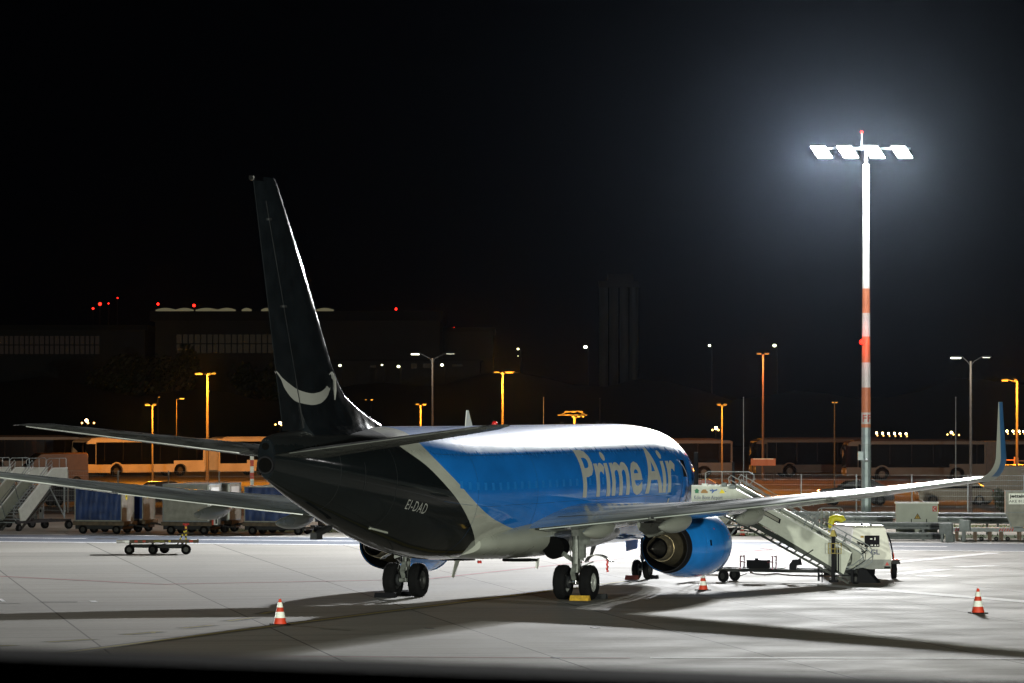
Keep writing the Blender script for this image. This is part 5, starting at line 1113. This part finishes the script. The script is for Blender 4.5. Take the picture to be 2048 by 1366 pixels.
# ================================================================== CAR PARK: BUSES, VAN, CARS
M['whiteglass'] = mat('headlight_glass', (.5, .5, .5), .1)
def bus(px, Y, yaw, lab, artic=True, L1=10.6, L2=6.6, m='bus_dark', bl='bellow', grp='articulated buses parked beyond the fences', z=0):
    """origin at the front left corner nearest the viewer; local x runs back along the side, y to the far side"""
    t = empty('articulated_bus' if artic else 'city_bus', (X(px, Y), Y, z), R(yaw)); tag(t, lab, 'bus', grp); W = 2.5; H = 2.98
    segs = [(0, L1)]+([(L1+1.25, L1+1.25+L2)] if artic else [])
    wheels = [2.7, L1-2.2]+([L1+1.25+L2-2.6] if artic else [])
    for k, (a, c) in enumerate(segs):
        # side outline with wheel arches
        def side(y0, y1):
            b = MB(); pts = [(c, .34), (c, 2.86)]+[(c-.2, 2.95)]+([(a+.45, 2.95), (a+.12, 2.8), (a+.02, 2.0), (a, 1.0)] if k == 0 else [(a, 2.95)])+[(a, .34)]
            for w in sorted(wheels):
                if a < w < c: pts += [(w-.56, .34)]+[(w-.56*math.cos(q), .5+.5*math.sin(q)) for q in [PI*j/8 for j in range(1, 8)]]+[(w+.56, .34)]
            b.prism(pts, lambda x, zz: Vector((x, y0, zz)), lambda x, zz: Vector((x, y1, zz))); return b
        side(.0, W).build('body', m, t)
        b = MB(); b.box(a+(.9 if k == 0 else .15), c-.15, -.02, .0, 1.25, 2.72)
        # the window band drops lower ahead of the wheel
        b.box(a+(.9 if k == 0 else .15), c-2.8 if k == 0 else a+2.6, -.022, -.001, .98, 1.26); b.build('side_window', 'glass', t)
        b = MB(); x = a+1.6
        while x < c-.5: MB().box(x, x+.06, -.03, -.02, 1.25, 2.72).build('window_pillar', 'ink', t); x += 1.65
        b = MB(); b.loft([[Vector((a+.6+s*(c-a-1.4), y, zz)) for y, zz in ((.25, 2.9), (.35, 3.1-.08*(s in (0, 1))), (W-.35, 3.1-.08*(s in (0, 1))), (W-.25, 2.9))] for s in (0, .08, .92, 1)]); b.build('roof_unit', m, t, smooth=40)
    if artic:
        b = MB(); n = 13
        rr = []
        for i in range(2*n+1):
            x = L1-.02+1.29*i/(2*n); e = .0 if i % 2 else .09; rr.append([Vector((x, e, .45)), Vector((x, W-e, .45)), Vector((x, W-e, 2.98-e)), Vector((x, e, 2.98-e))])
        b.loft(rr); b.build('bellows', bl, t)
    # front end
    b = MB(); b.add([(-.035, .12, .95), (-.035, W-.12, .95), (.0, W-.12, 2.1), (.09, W-.14, 2.72), (.09, .14, 2.72), (.0, .12, 2.1)], [(0, 1, 2, 3, 4, 5)]); b.build('windscreen', 'glass', t)
    b = MB(); b.box(-.05, .85, -.012, .0, 1.0, 2.6); b.build('side_window', 'glass', t)
    for y in (.25, W-.25):
        b = MB(); b.cyl((-.04, y, .68), (-.0, y, .68), .11, n=12); b.build('headlight', 'whiteglass', t)
    b = MB(); b.tube([(.05, -.02, 2.75), (-.3, -.12, 2.7), (-.4, -.18, 2.4)], .03, 6); b.box(-.46, -.36, -.26, -.12, 2.0, 2.42); b.build('mirror', 'ink', t)
    for w in wheels:
        for y in (.14, W-.14): small_wheel(t, (w, y, .48), .48, .27, (0, 1, 0), n=28)
        b = MB(); b.lathe([(0, .56), (0, .66), (-.03, .66), (-.03, .56)], (w, 0, .5), (0, 1, 0), 28)
        b.f = [f for f in b.f if all(b.v[i][2] > .36 for i in f)]; b.mi = b.mi[:len(b.f)]; b.build('wheel_arch', m, t)
    # lettering smudge on the skirt is a short word-like row of marks
    return t
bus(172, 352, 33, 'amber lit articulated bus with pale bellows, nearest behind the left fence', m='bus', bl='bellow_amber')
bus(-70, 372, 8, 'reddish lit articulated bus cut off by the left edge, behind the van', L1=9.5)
bus(1693, 338, 4, 'dark articulated bus with grey bellows behind the mast at right')
bus(1512, 352, 10, 'dark city bus standing between the sign board post and the mast', False, L1=11.5)
bus(1268, 345, 4, 'dark city bus whose rear end shows right of the jet nose', False, L1=7.6)
def car(x, y, rz, m, lab, kind='car', grp='vehicles in the car park beyond the fence'):
    t = empty('parked_car' if kind == 'car' else 'parked_van', (x, y, 0), rz); tag(t, lab, kind, grp)
    if kind == 'car': L, W, prof, gl = 4.4, 1.78, [(0, .35), (0, .78), (.25, .92), (1.05, .98), (1.75, 1.42), (3.2, 1.46), (4.0, 1.02), (4.35, .95), (4.4, .4), (4.3, .28), (.1, .28)], [(1.2, .98), (1.82, 1.36), (3.12, 1.4), (3.8, 1.0)]
    else: L, W, prof, gl = 5.2, 2.0, [(0, .4), (0, .95), (.2, 1.15), (.95, 1.4), (1.5, 2.1), (1.8, 2.3), (5.1, 2.34), (5.2, 2.2), (5.2, .45), (5.1, .32), (.1, .32)], [(1.05, 1.4), (1.55, 2.0), (2.1, 2.05), (2.1, 1.4)]
    b = MB(); rr = []
    for y_, k in ((0, .93), (.12, 1), (W-.12, 1), (W, .93)):
        rr.append([Vector((L/2+(px_-L/2)*(1 if pz < .8 else (1 if k == 1 else .985)), y_, .3+(pz-.3)*(1 if pz < .9 or k == 1 else .97))) for px_, pz in prof])
    b.loft(rr); b.build('body', m, t, smooth=30)
    b = MB()
    for s_, y_ in ((0, -.006), (1, W+.006)): b.add([(px_, y_+(.0 if pz < 1.2 else (.02 if s_ == 0 else -.02)), pz) for px_, pz in gl], [tuple(range(len(gl)))])
    b.build('side_window', 'glass', t)
    b = MB(); (a0, c0), (a1, c1) = gl[0], gl[1]; b.add([(a0-.16, .15, c0+.02), (a0-.16, W-.15, c0+.02), (a1-.08, W-.22, c1+.03), (a1-.08, .22, c1+.03)], [(0, 1, 2, 3)]); b.build('windscreen', 'glass', t)
    r = .31 if kind == 'car' else .35
    for wx in (.82, L-.85):
        for wy in (.1, W-.1): small_wheel(t, (wx, wy, r), r, .22, (0, 1, 0), n=20)
    for y_ in (.3, W-.3): MB().box(-.03, .02, y_-.16, y_+.16, .62, .76).build('headlight', 'whiteglass', t); MB().box(L-.02, L+.02, y_-.14, y_+.14, .75, .9).build('tail_light', 'red', t)
    return t
M['whiteglass'] = mat('headlight_glass', (.7, .7, .7), .1)
M['car_dark'] = mat('dark_car_paint', (.03, .03, .035), .15, coat=.5); M['car_silver'] = mat('silver_car_paint', (.10, .08, .06), .22, metal=.4); M['car_red'] = mat('red_car_paint', (.3, .05, .03), .2)
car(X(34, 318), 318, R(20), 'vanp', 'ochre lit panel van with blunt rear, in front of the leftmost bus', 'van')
car(X(96, 262), 262, R(200), 'car_dark', 'dark saloon car low behind the left stairs'); bpy.data.objects['parked_car'].location.x += 3.6
car(X(238, 258), 258, R(8), 'car_silver', 'silver car with amber lit roof behind the blue baggage carts')
car(X(1838, 262), 262, R(4), 'car_silver', 'silver car with amber reflections left of the lamp post at right'); car(X(1945, 264), 264, R(3), 'vanp', 'ochre lit panel van half hidden by the dark shrub at right', 'van')
car(X(1480, 268), 268, R(176), 'car_red', 'dull red car behind the stairs, low beyond the fence')
car(X(1640, 262), 262, R(5), 'car_dark', 'dark car beyond the fence left of the mast foot')
# site barriers, sign board, bushes
for px, Y, lab in ((1996, 300, 'orange barrier rack of pipes at the far right edge'), (2036, 296, 'second orange barrier rack cut by the right edge')):
    t = empty('barrier_rack', (X(px, Y), Y, 0)); tag(t, lab, 'barrier', 'orange barrier racks')
    for z in (.5, .9, 1.3, 1.7, 2.1): MB().beam((0, 0, z), (2.1, 0, z), .06).build('rail', 'orange_dull', t) if 'orange_dull' in M else None
M['orange_dull'] = mat('barrier_orange', (.45, .16, .03), .6, noise=.2)
for t in [o for o in bpy.data.objects if o.name.startswith('barrier_rack')]:
    for z in (.5, .9, 1.3, 1.7, 2.1): MB().beam((0, 0, z), (1.1, 0, z), .06).build('rail', 'orange_dull', t)
    for x in (0, 1.1): MB().beam((x, 0, 0), (x, 0, 2.3), .08).build('post', 'orange_dull', t)
Ys = 335; t = empty('sign_board', (X(1526, Ys), Ys-.3, 0)); tag(t, 'blank reddish sign board mounted low on the tall orange lit post', 'sign board')
MB().box(-.92, .92, -.03, .03, Z(931, Ys), Z(917, Ys)).build('board', mat('reddish_board', (.35, .14, .08), .6, noise=.1), t); MB().box(-.75, .75, -.04, -.03, Z(918.5, Ys), Z(917, Ys)).build('top_edge', 'white', t)
b = MB(); b.beam((-.8, 0, 0), (-.8, 0, Z(931, Ys)), .06); b.beam((.8, 0, 0), (.8, 0, Z(931, Ys)), .06); b.build('post', 'dark', t)
def leaves(b, c, rx, ry, rz, n, s, pts=None):
    for i in range(n):
        while True:
            p = Vector((random.uniform(-1, 1), random.uniform(-1, 1), random.uniform(-1, 1)))
            if .25 < p.length < 1: break
        q = Vector((c[0]+p.x*rx, c[1]+p.y*ry, c[2]+p.z*rz)); a = Vector((random.gauss(0, 1), random.gauss(0, 1), random.gauss(0, 1))).normalized(); d = a.orthogonal().normalized(); e = a.cross(d)
        b.add([q-d*s, q-e*s*.45, q+d*s, q+e*s*.45], [(0, 1, 2, 3)])
def shrub(px, Y, w, h, lab, spiky=False, m='leaf'):
    t = empty('shrub', (X(px, Y), Y, 0)); tag(t, lab, 'shrub'); b = MB()
    if spiky:
        for i in range(420):
            a = random.uniform(0, 2*PI); e = random.uniform(.1, 1.35); L = h*random.uniform(.5, 1); x0 = random.uniform(-w*.35, w*.35); d = Vector((math.cos(a)*math.cos(e), math.sin(a)*math.cos(e)*.6, math.sin(e))); s_ = d.cross(Vector((0, 0, 1))).normalized()*.035
            p = Vector((x0, random.uniform(-.3, .3), .05)); q = p+d*L*.8; r_ = p+d*L+Vector((0, 0, -.12*L)); b.add([p-s_, p+s_, q+s_, r_, q-s_], [(0, 1, 2, 3, 4)])
    else:
        for k in range(6): leaves(b, (random.uniform(-w*.3, w*.3), 0, h*random.uniform(.3, .65)), w*.3, .5, h*.34, 260, .07)
    b.build('foliage', m, t)
    b = MB()
    for k in range(5): b.cyl((random.uniform(-.1, .1), 0, 0), (random.uniform(-w*.3, w*.3), 0, h*.6), .03, .012, 5)
    b.build('stem', 'bark', t); return t
shrub(1479, 283, 1.5, 1.15, 'spiky grass like shrub glowing amber behind the stairs rail', True, mat('straw_foliage', (.25, .17, .04), .7, noise=.3))
bpy.data.objects['shrub'].location.z = 0
shrub(2003, 240, 1.0, 1.6, 'rounded dark shrub behind the cargo container at right'); 
# ================================================================== STREET LAMPS
SOD = (1, .33, .018)
def street(px, Y, zt, arms, lab, kind='sodium', r=.085, lit=1.0, grp='street lamps in the car park', m='pole', lamp_w=0, name='street_lamp', tilt=0, col=None):
    t = empty(name, (X(px, Y), Y, 0)); tag(t, lab, 'street lamp', grp)
    b = MB(); b.cyl((0, 0, 0), (0, 0, zt), r, r*.6, 10); b.build('pole', m, t, smooth=30)
    for (dx, ln, on) in arms:
        s = 1 if dx > 0 else -1
        b = MB(); b.tube([(0, 0, zt-.05-tilt*.25), (s*.2, 0, zt+.0), (dx-s*ln*.5, 0, zt+.05+tilt*abs(dx)*.2)], .025, 6); b.build('arm', 'dark', t)
        zz = zt+.05+tilt*abs(dx)*.2
        b = MB(); rr = []
        for q, w, h in ((-.5, .04, .03), (-.35, .11, .07), (.2, .15, .09), (.45, .1, .06), (.5, .03, .02)): rr.append([Vector((dx+q*ln, -w, zz)), Vector((dx+q*ln, w, zz)), Vector((dx+q*ln, w*.6, zz+h)), Vector((dx+q*ln, -w*.6, zz+h))])
        b.loft(rr); hd = b.build('lamp_head', 'dark', t)
        MB().box(dx-ln*.36, dx+ln*.34, -.10, .10, zz-.035-.03*on, zz-.002).build('lens', ('sodium' if kind == 'sodium' else 'whitelamp') if on else ('sodium_dim' if kind == 'sodium' else 'reflect'), hd)
    if lamp_w: lamp('lamp_glow', 'POINT', (t.location.x+arms[0][0]*.55, Y-1.5, zt-.45), lamp_w, col or (SOD if kind == 'sodium' else (1, .97, .8)), t, soft=.12)
    return t
LW = 4200
street(415, 330, Z(749, 330), [(-.62, .7, 1), (.1, .3, 0), (.45, .4, 0)], 'tallest amber lamp post on the left with a long lamp to its left', lamp_w=LW*2.6, r=.13)
street(305, 322, Z(811, 322), [(-.35, .42, 1), (.15, .3, 0)], 'short amber lamp post in front of the left bus, lamp towards the left', lamp_w=LW*1.6, r=.075)
street(353, 415, Z(798, 415), [(.5, .55, 1)], 'thin lamp post with one amber lamp pointing right, behind the left bus', lamp_w=LW*.5, r=.045)
street(316, 430, Z(795, 430), [(.1, .2, 0)], 'unlit thin dark lamp post behind the left bus', r=.05, m='dark')
street(1005, 340, Z(746, 340), [(.55, .75, 1), (-.45, .5, 0)], 'tall amber lamp post behind the jet crown, left of centre', lamp_w=LW*3.2, r=.12)
street(841, 400, Z(810, 400), [(.35, .4, 1), (-.3, .35, 0)], 'short amber lamp post just left of the grey double lamp', lamp_w=LW*1.8, r=.11)
t = street(1149, 320, Z(834, 320), [(-.1, .25, 1), (.3, .25, 1), (.62, .2, 1)], 'stubby amber post with a wide rack of lamps above the jet crown', lamp_w=LW*1.2, r=.16)
b = MB(); b.tube([(-1.1, .1, Z(831, 320)), (-.6, .1, Z(824, 320)), (.3, .1, Z(822, 320)), (.75, .1, Z(829, 320))], .045, 6); b.beam((-1.2, .05, Z(830, 320)), (.9, .05, Z(830, 320)), .06); b.build('crossarm', 'dark', t)
for x in (-.7, -.2, .3): MB().box(x, x+.3, -.1, .1, Z(825, 320), Z(822, 320)).build('lamp_head', 'dark', t)
street(1444, 300, Z(811, 300), [(-.2, .32, 0), (.2, .3, 0)], 'thin bright amber lamp post right of the jet nose', lamp_w=LW*.8, r=.075)
street(1526, 336, Z(709, 336), [(-.3, .4, 0), (.3, .4, 0)], 'very tall orange lit post carrying the sign board', lamp_w=LW*.8, r=.105, col=(1, .25, .05))
street(1669, 300, Z(806, 300), [(-.1, .2, 0), (.12, .2, 0)], 'dim rusty lamp post with two small round heads left of the mast', lamp_w=60, r=.05, m='dark')
street(2034, 300, Z(762, 300), [(-.8, .55, 1), (-.1, .2, 0)], 'amber lamp post at the far right edge with lamp to its left', lamp_w=LW*2.6, r=.105)
street(742, 520, Z(800, 520), [(.1, .35, 1), (-.6, .3, 0)], 'small distant amber lamp right of the jet fin', r=.05, m='dark')
t = street(865, 300, Z(716, 300), [(-1.15, .75, 1), (1.2, .75, 0)], 'grey double armed lamp post behind the jet, left lamp lit', 'white', r=.08, lamp_w=350, tilt=1.0)
t = street(1941.5, 244, Z(722, 244), [(-.80, .75, 1), (.85, .55, 0)], 'grey double armed lamp post at right with its left lamp lit', 'white', r=.095, lamp_w=350, tilt=.9)
for px, Y, zt_, lab in ((1087, 330, Z(795, 330), 'slender unlit grey pole behind the jet crown'), (1200, 420, Z(797, 420), 'dark unlit pole right of the lamp rack'), (1487, 260, Z(795, 260), 'slender unlit grey pole between the amber post and the sign post'), (1911.5, 270, Z(795, 270), 'slender unlit grey pole left of the double lamp at right')):
    t = empty('thin_pole', (X(px, Y), Y, 0)); tag(t, lab, 'pole', 'slender unlit poles'); MB().cyl((0, 0, 0), (0, 0, zt_), .035 if Y < 400 else .06, .02, 8).build('pole', 'dark' if Y > 400 else 'steel', t); MB().ico((0, 0, zt_), .04, 8, 6).build('tip', 'steel', t)
# amber security lamps on the car park edge (they light the buses)
for x, y, z, w in ((-27, 300, 7.5, 9000), (-14, 296, 7, 15000), (27, 292, 7, 12000), (38, 300, 7, 6000), (12, 285, 6.5, 4500)):
    t = empty('street_lamp', (x, y, 0)); 
    bpy.data.objects.remove(t)
# white and red striped post
t = empty('striped_post', (X(504, 300), 300, 0)); tag(t, 'orange and white banded post beside the tail cone', 'post')
for k in range(6): MB().box(-.12, .12, -.08, .08, k*.42, (k+1)*.42).build('band', 'reflect' if k % 2 else 'orange', t)
# runway style light clusters
def cluster(px, py, Y, lab, big=1, small=((-9, 5), (5, 4)), s=1.0):
    z = Z(py, Y); t = empty('flood_cluster', (X(px, Y), Y, 0)); tag(t, lab, 'flood light', 'distant warm flood lights')
    MB().cyl((0, .1, 0), (0, .1, z), .05, n=6).build('pole', 'dark', t); k = Y/FOC
    MB().ico((0, 0, z), .11*s*Y/500*1.25, 10, 8).build('lens', 'warmlamp', t, smooth=60)
    for dx, dy in small: MB().ico((dx*k, 0, z-dy*k), .085*s*Y/500, 8, 6).build('small_lens', 'warmlamp2', t, smooth=60)
for i, px in enumerate((1753, 1765, 1777, 1789, 1800, 1812)):
    cluster(px, 866+i*.3, 500, '%s warm flood light of the row right of the mast' % ('first', 'second', 'third', 'fourth', 'fifth', 'sixth')[i], small=((2, 5),), s=.8)
for i, px in enumerate((2003, 2014, 2026, 2038, 2047)):
    cluster(px, 862+i*.2, 500, '%s warm flood light of the row at the right edge' % ('first', 'second', 'third', 'fourth', 'fifth')[i], small=((2, 5),), s=.8)
cluster(1903, 865, 500, 'lone warm flood light between the two rows at right', small=((-8, 4), (4, 4), (15, 5)))
cluster(173, 841, 500, 'warm flood light with three small ones above the left stabiliser', small=((-9, 5), (3, 5), (15, 5)), s=1.2)
cluster(560, 846, 500, 'warm flood light peeping out beside the rudder foot', small=((-9, 3), (3, 4)), s=1.1)
cluster(1432, 856, 500, 'warm flood light left of the thin amber post at centre right', small=((-7, 4), (5, 4)), s=1.2)
# far street lights
for px, py, s, lab in ((1036, 698, .7, 'far greenish street light, dim, right of the tall amber post'), (1171, 694, 1.2, 'bright far greenish street light just left of the silo'), (1419, 691, .8, 'far greenish street light right of the silo'), (1549, 691, 1.1, 'bright far greenish street light above the tall orange post'), (680, 731, .9, 'far greenish street light touching the fin leading edge'), (764, 730, .6, 'faint far street light, second right of the fin'), (797, 733, 1.0, 'far street light, third right of the fin'), (884, 730, 1.0, 'far street light right of the grey double lamp post'), (1036, 712, .25, 'tiny far light under the dim greenish one')):
    Y = 760; t = empty('far_street_light', (X(px, Y), Y, 0)); tag(t, lab, 'street lamp', 'far greenish street lights'); z = Z(py, Y)
    MB().cyl((.45, .2, 0), (.45, .2, z-.1), .1, n=6).build('pole', 'dark', t); MB().ico((0, 0, z), .26*s, 10, 8, .8).build('lens', 'farlamp', t, smooth=60); MB().beam((0, .1, z+.1), (.5, .2, z-.1), .12).build('arm', 'dark', t)
# ================================================================== FAR BUILDINGS
Yh = 900
def hz(py): return Z(py, Yh)
def hx(px): return X(px, Yh)
t = empty('hangar', (hx(470), Yh, 0)); tag(t, 'huge dark hangar with a faintly glowing roof edge and dim panes', 'hangar'); ox = hx(470)
MB().box(hx(310)-ox, hx(880)-ox, 0, 60, 0, hz(642)).build('wall', 'hangar', t); MB().box(hx(300)-ox, hx(885)-ox, -1, 61, hz(642), hz(622)).build('roof', 'roof', t)
for i, (a, c) in enumerate(((312, 352), (352, 388), (392, 436), (436, 472), (484, 504), (523, 545), (632, 668))):
    b = MB(); n = 10; b.prism([(hx(a)-ox, hz(622.5))]+[(hx(a+(c-a)*k/n)-ox, hz(622)+.25+.35*math.sin(PI*k/n)) for k in range(n+1)]+[(hx(c)-ox, hz(622.5))], lambda x, z: Vector((x, -1.1, z)), lambda x, z: Vector((x, -1.02, z))); b.build('roof_skylight', 'roofglow', t)
def panes(t, ox, Yb, a, c, y0, y1, n, m):
    for k in range(n):
        p, q = a+(c-a)*k/n+1.2, a+(c-a)*(k+1)/n-1.2; b = MB(); b.box(X(p, Yb)-ox, X(q, Yb)-ox, -.2, -.05, Z(y1, Yb), Z(y0, Yb)); w = b.build('window', m, t)
        b = MB()
        for j in range(1, 4): x = X(p+(q-p)*j/4, Yb)-ox; b.box(x-.12, x+.12, -.3, -.2, Z(y1, Yb), Z(y0, Yb))
        zz = Z((y0+y1)/2, Yb); b.box(X(p, Yb)-ox, X(q, Yb)-ox, -.31, -.21, zz-.1, zz+.1); b.build('pane_bar', 'hangar', w)
panes(t, ox, Yh, 352, 548, 669, 706, 4, 'winglow')
t = empty('hangar', (hx(780), Yh+40, 0)); tag(t, 'second dark hangar right of the fin with a long strip of dim panes', 'hangar'); ox = t.location.x
Yb = Yh+40
MB().box(X(590, Yb)-ox, X(985, Yb)-ox, 0, 50, 0, Z(664, Yb)).build('wall', 'hangar', t); MB().box(X(585, Yb)-ox, X(990, Yb)-ox, -1, 51, Z(664, Yb), Z(655, Yb)).build('roof', 'roof', t)
panes(t, ox, Yb, 596, 872, 676, 708, 6, 'winglow'); 
t = empty('hangar', (hx(90), Yh-20, 0)); tag(t, 'dark low hangar at the left edge with a very faint pane strip', 'hangar'); ox = t.location.x; Yb = Yh-20
MB().box(X(-60, Yb)-ox, X(290, Yb)-ox, 0, 50, 0, Z(660, Yb)).build('wall', 'hangar', t); MB().box(X(-65, Yb)-ox, X(295, Yb)-ox, -1, 51, Z(660, Yb), Z(650, Yb)).build('roof', 'roof', t)
panes(t, ox, Yb, -2, 200, 672, 708, 5, 'winglow2')
t = empty('service_building', (X(780, 780), 800, 0)); tag(t, 'low dark building with a few lit openings below the second hangar', 'building'); ox = t.location.x
MB().box(X(640, 800)-ox, X(960, 800)-ox, 0, 20, 0, Z(722, 800)).build('wall', 'hangar', t); MB().box(X(636, 800)-ox, X(964, 800)-ox, -.5, 20.5, Z(722, 800), Z(719, 800)).build('roof', 'roof', t)
for a, c, y0, y1 in ((822, 834, 727, 737), (846, 862, 727, 736), (740, 752, 731, 735), (905, 925, 729, 733)): MB().box(X(a, 800)-ox, X(c, 800)-ox, -.2, -.05, Z(y1, 800), Z(y0, 800)).build('window', 'winglow', t)
t = empty('silo_tower', (X(1238, 1000), 1000, 0)); tag(t, 'faint cluster of four tall cylindrical silos far off at centre right', 'silo'); 
for k, x in enumerate((-3.4, -1.15, 1.15, 3.3)): MB().cyl((x, 0, 0), (x, 0, Z(575, 1000)), 1.0, n=24).build('silo', 'silo', t, smooth=30)
MB().box(-4.5, 4.4, -1.2, 1.2, Z(575, 1000), Z(562, 1000)).build('head_house', 'hangar', t); MB().box(-2.5, 3.2, -1, 1, Z(562, 1000), Z(548, 1000)).build('roof_cabin', 'hangar', t)
lamp('silo_uplight', 'SPOT', (X(1215, 960), 955, 8), 700, (.9, .85, .8), t, aim=(X(1236, 1000), 1000, 20), size=40, blend=.7, soft=.3)  # added fill that lifts the silos off the sky, no fixture modelled
for px, py, s, Y, lab in ((200, 609, 1.2, 890, 'brighter red obstruction light over the left hangar'), (186, 618, .8, 890, 'red obstruction light left below the brighter one'), (217, 608, .55, 895, 'faint red obstruction light right of the brighter one'), (235, 597, .5, 892, 'highest faint red obstruction light at left'), (316, 609, .9, 905, 'red obstruction light at the left end of the big hangar roof'), (388, 612, 1.1, 905, 'red obstruction light over the middle of the big hangar roof'), (792, 619, .9, 945, 'red obstruction light high right of the fin'), (908, 658.5, 1.3, 945, 'bright red obstruction light at the right hangar roof end'), (761, 654, .35, 945, 'faintest red light on the second hangar roof')):
    t = empty('obstruction_light', (X(px, Y), Y, 0)); tag(t, lab, 'warning light', 'red obstruction lights over the hangars'); z = Z(py, Y)
    MB().cyl((0, 0, 0), (0, 0, z), .09, n=6).build('pole', 'roof', t); MB().ico((0, 0, z+.1), .26*s, 10, 8).build('lens', 'redlamp', t, smooth=60)
def tree(px, Y, h, w, lab):
    t = empty('tree', (X(px, Y), Y, 0)); tag(t, lab, 'tree', 'dark trees before the hangars')
    b = MB(); b.cyl((0, 0, 0), (0, 0, h*.6), .35, .15, 8)
    lobes = [(random.uniform(-w*.35, w*.35), random.uniform(-w*.3, w*.3), h*random.uniform(.45, .85)) for _ in range(9)]
    for l in lobes: b.cyl((0, 0, h*.35), l, .12, .04, 5)
    b.build('trunk', 'bark', t); b = MB()
    for l in lobes: leaves(b, l, w*.24, w*.24, h*.16, 150, .42)
    b.build('crown', 'leaf', t)
for px, Y, py, w, lab in ((345, 700, 680, 8, 'dark round tree before the left end of the lit hangar panes'), (520, 700, 690, 9, 'dark bushy tree before the hangar panes left of the fin'), (250, 690, 700, 12, 'dark wide tree between the two left hangars')): tree(px, Y, Z(py, Y), w, lab)
# dark wooded ground rising behind the car park
b = MB(); n = 80; vs = []
random.seed(11)
for i in range(n+1):
    x = -170+340*i/n; h = 7.6+1.4*math.sin(i*.35)+.9*math.sin(i*1.3)+random.uniform(-.3, .3); vs += [(x, 560, 0), (x*1.02, 600, h*.8), (x*1.05, 640, h)]
b.add(vs, [(i*3+j, (i+1)*3+j, (i+1)*3+j+1, i*3+j+1) for i in range(n) for j in (0, 1)]); b.build('hillside', mat('dark_bank', (.006, .006, .005), .9, noise=.4), smooth=60)['kind'] = 'structure'
# night sky dome is the world itself

# ================================================================== NIGHT AIR
HAZE = .000005
hz_ = MB().box(-420, 420, -60, 1400, -2, 75).build('haze', bpy.data.materials.new('night_haze')); hz_['kind'] = 'stuff'
m = hz_.data.materials[0]; m.use_nodes = True; nt = m.node_tree; nt.nodes.clear(); o_ = nt.nodes.new('ShaderNodeOutputMaterial'); v_ = nt.nodes.new('ShaderNodeVolumePrincipled')
v_.inputs['Color'].default_value = (.56, .70, .92, 1); v_.inputs['Density'].default_value = HAZE; v_.inputs['Anisotropy'].default_value = .965; nt.links.new(v_.outputs[0], o_.inputs['Volume'])
tag(hz_, 'thin night haze glowing round the floodlights', 'haze')
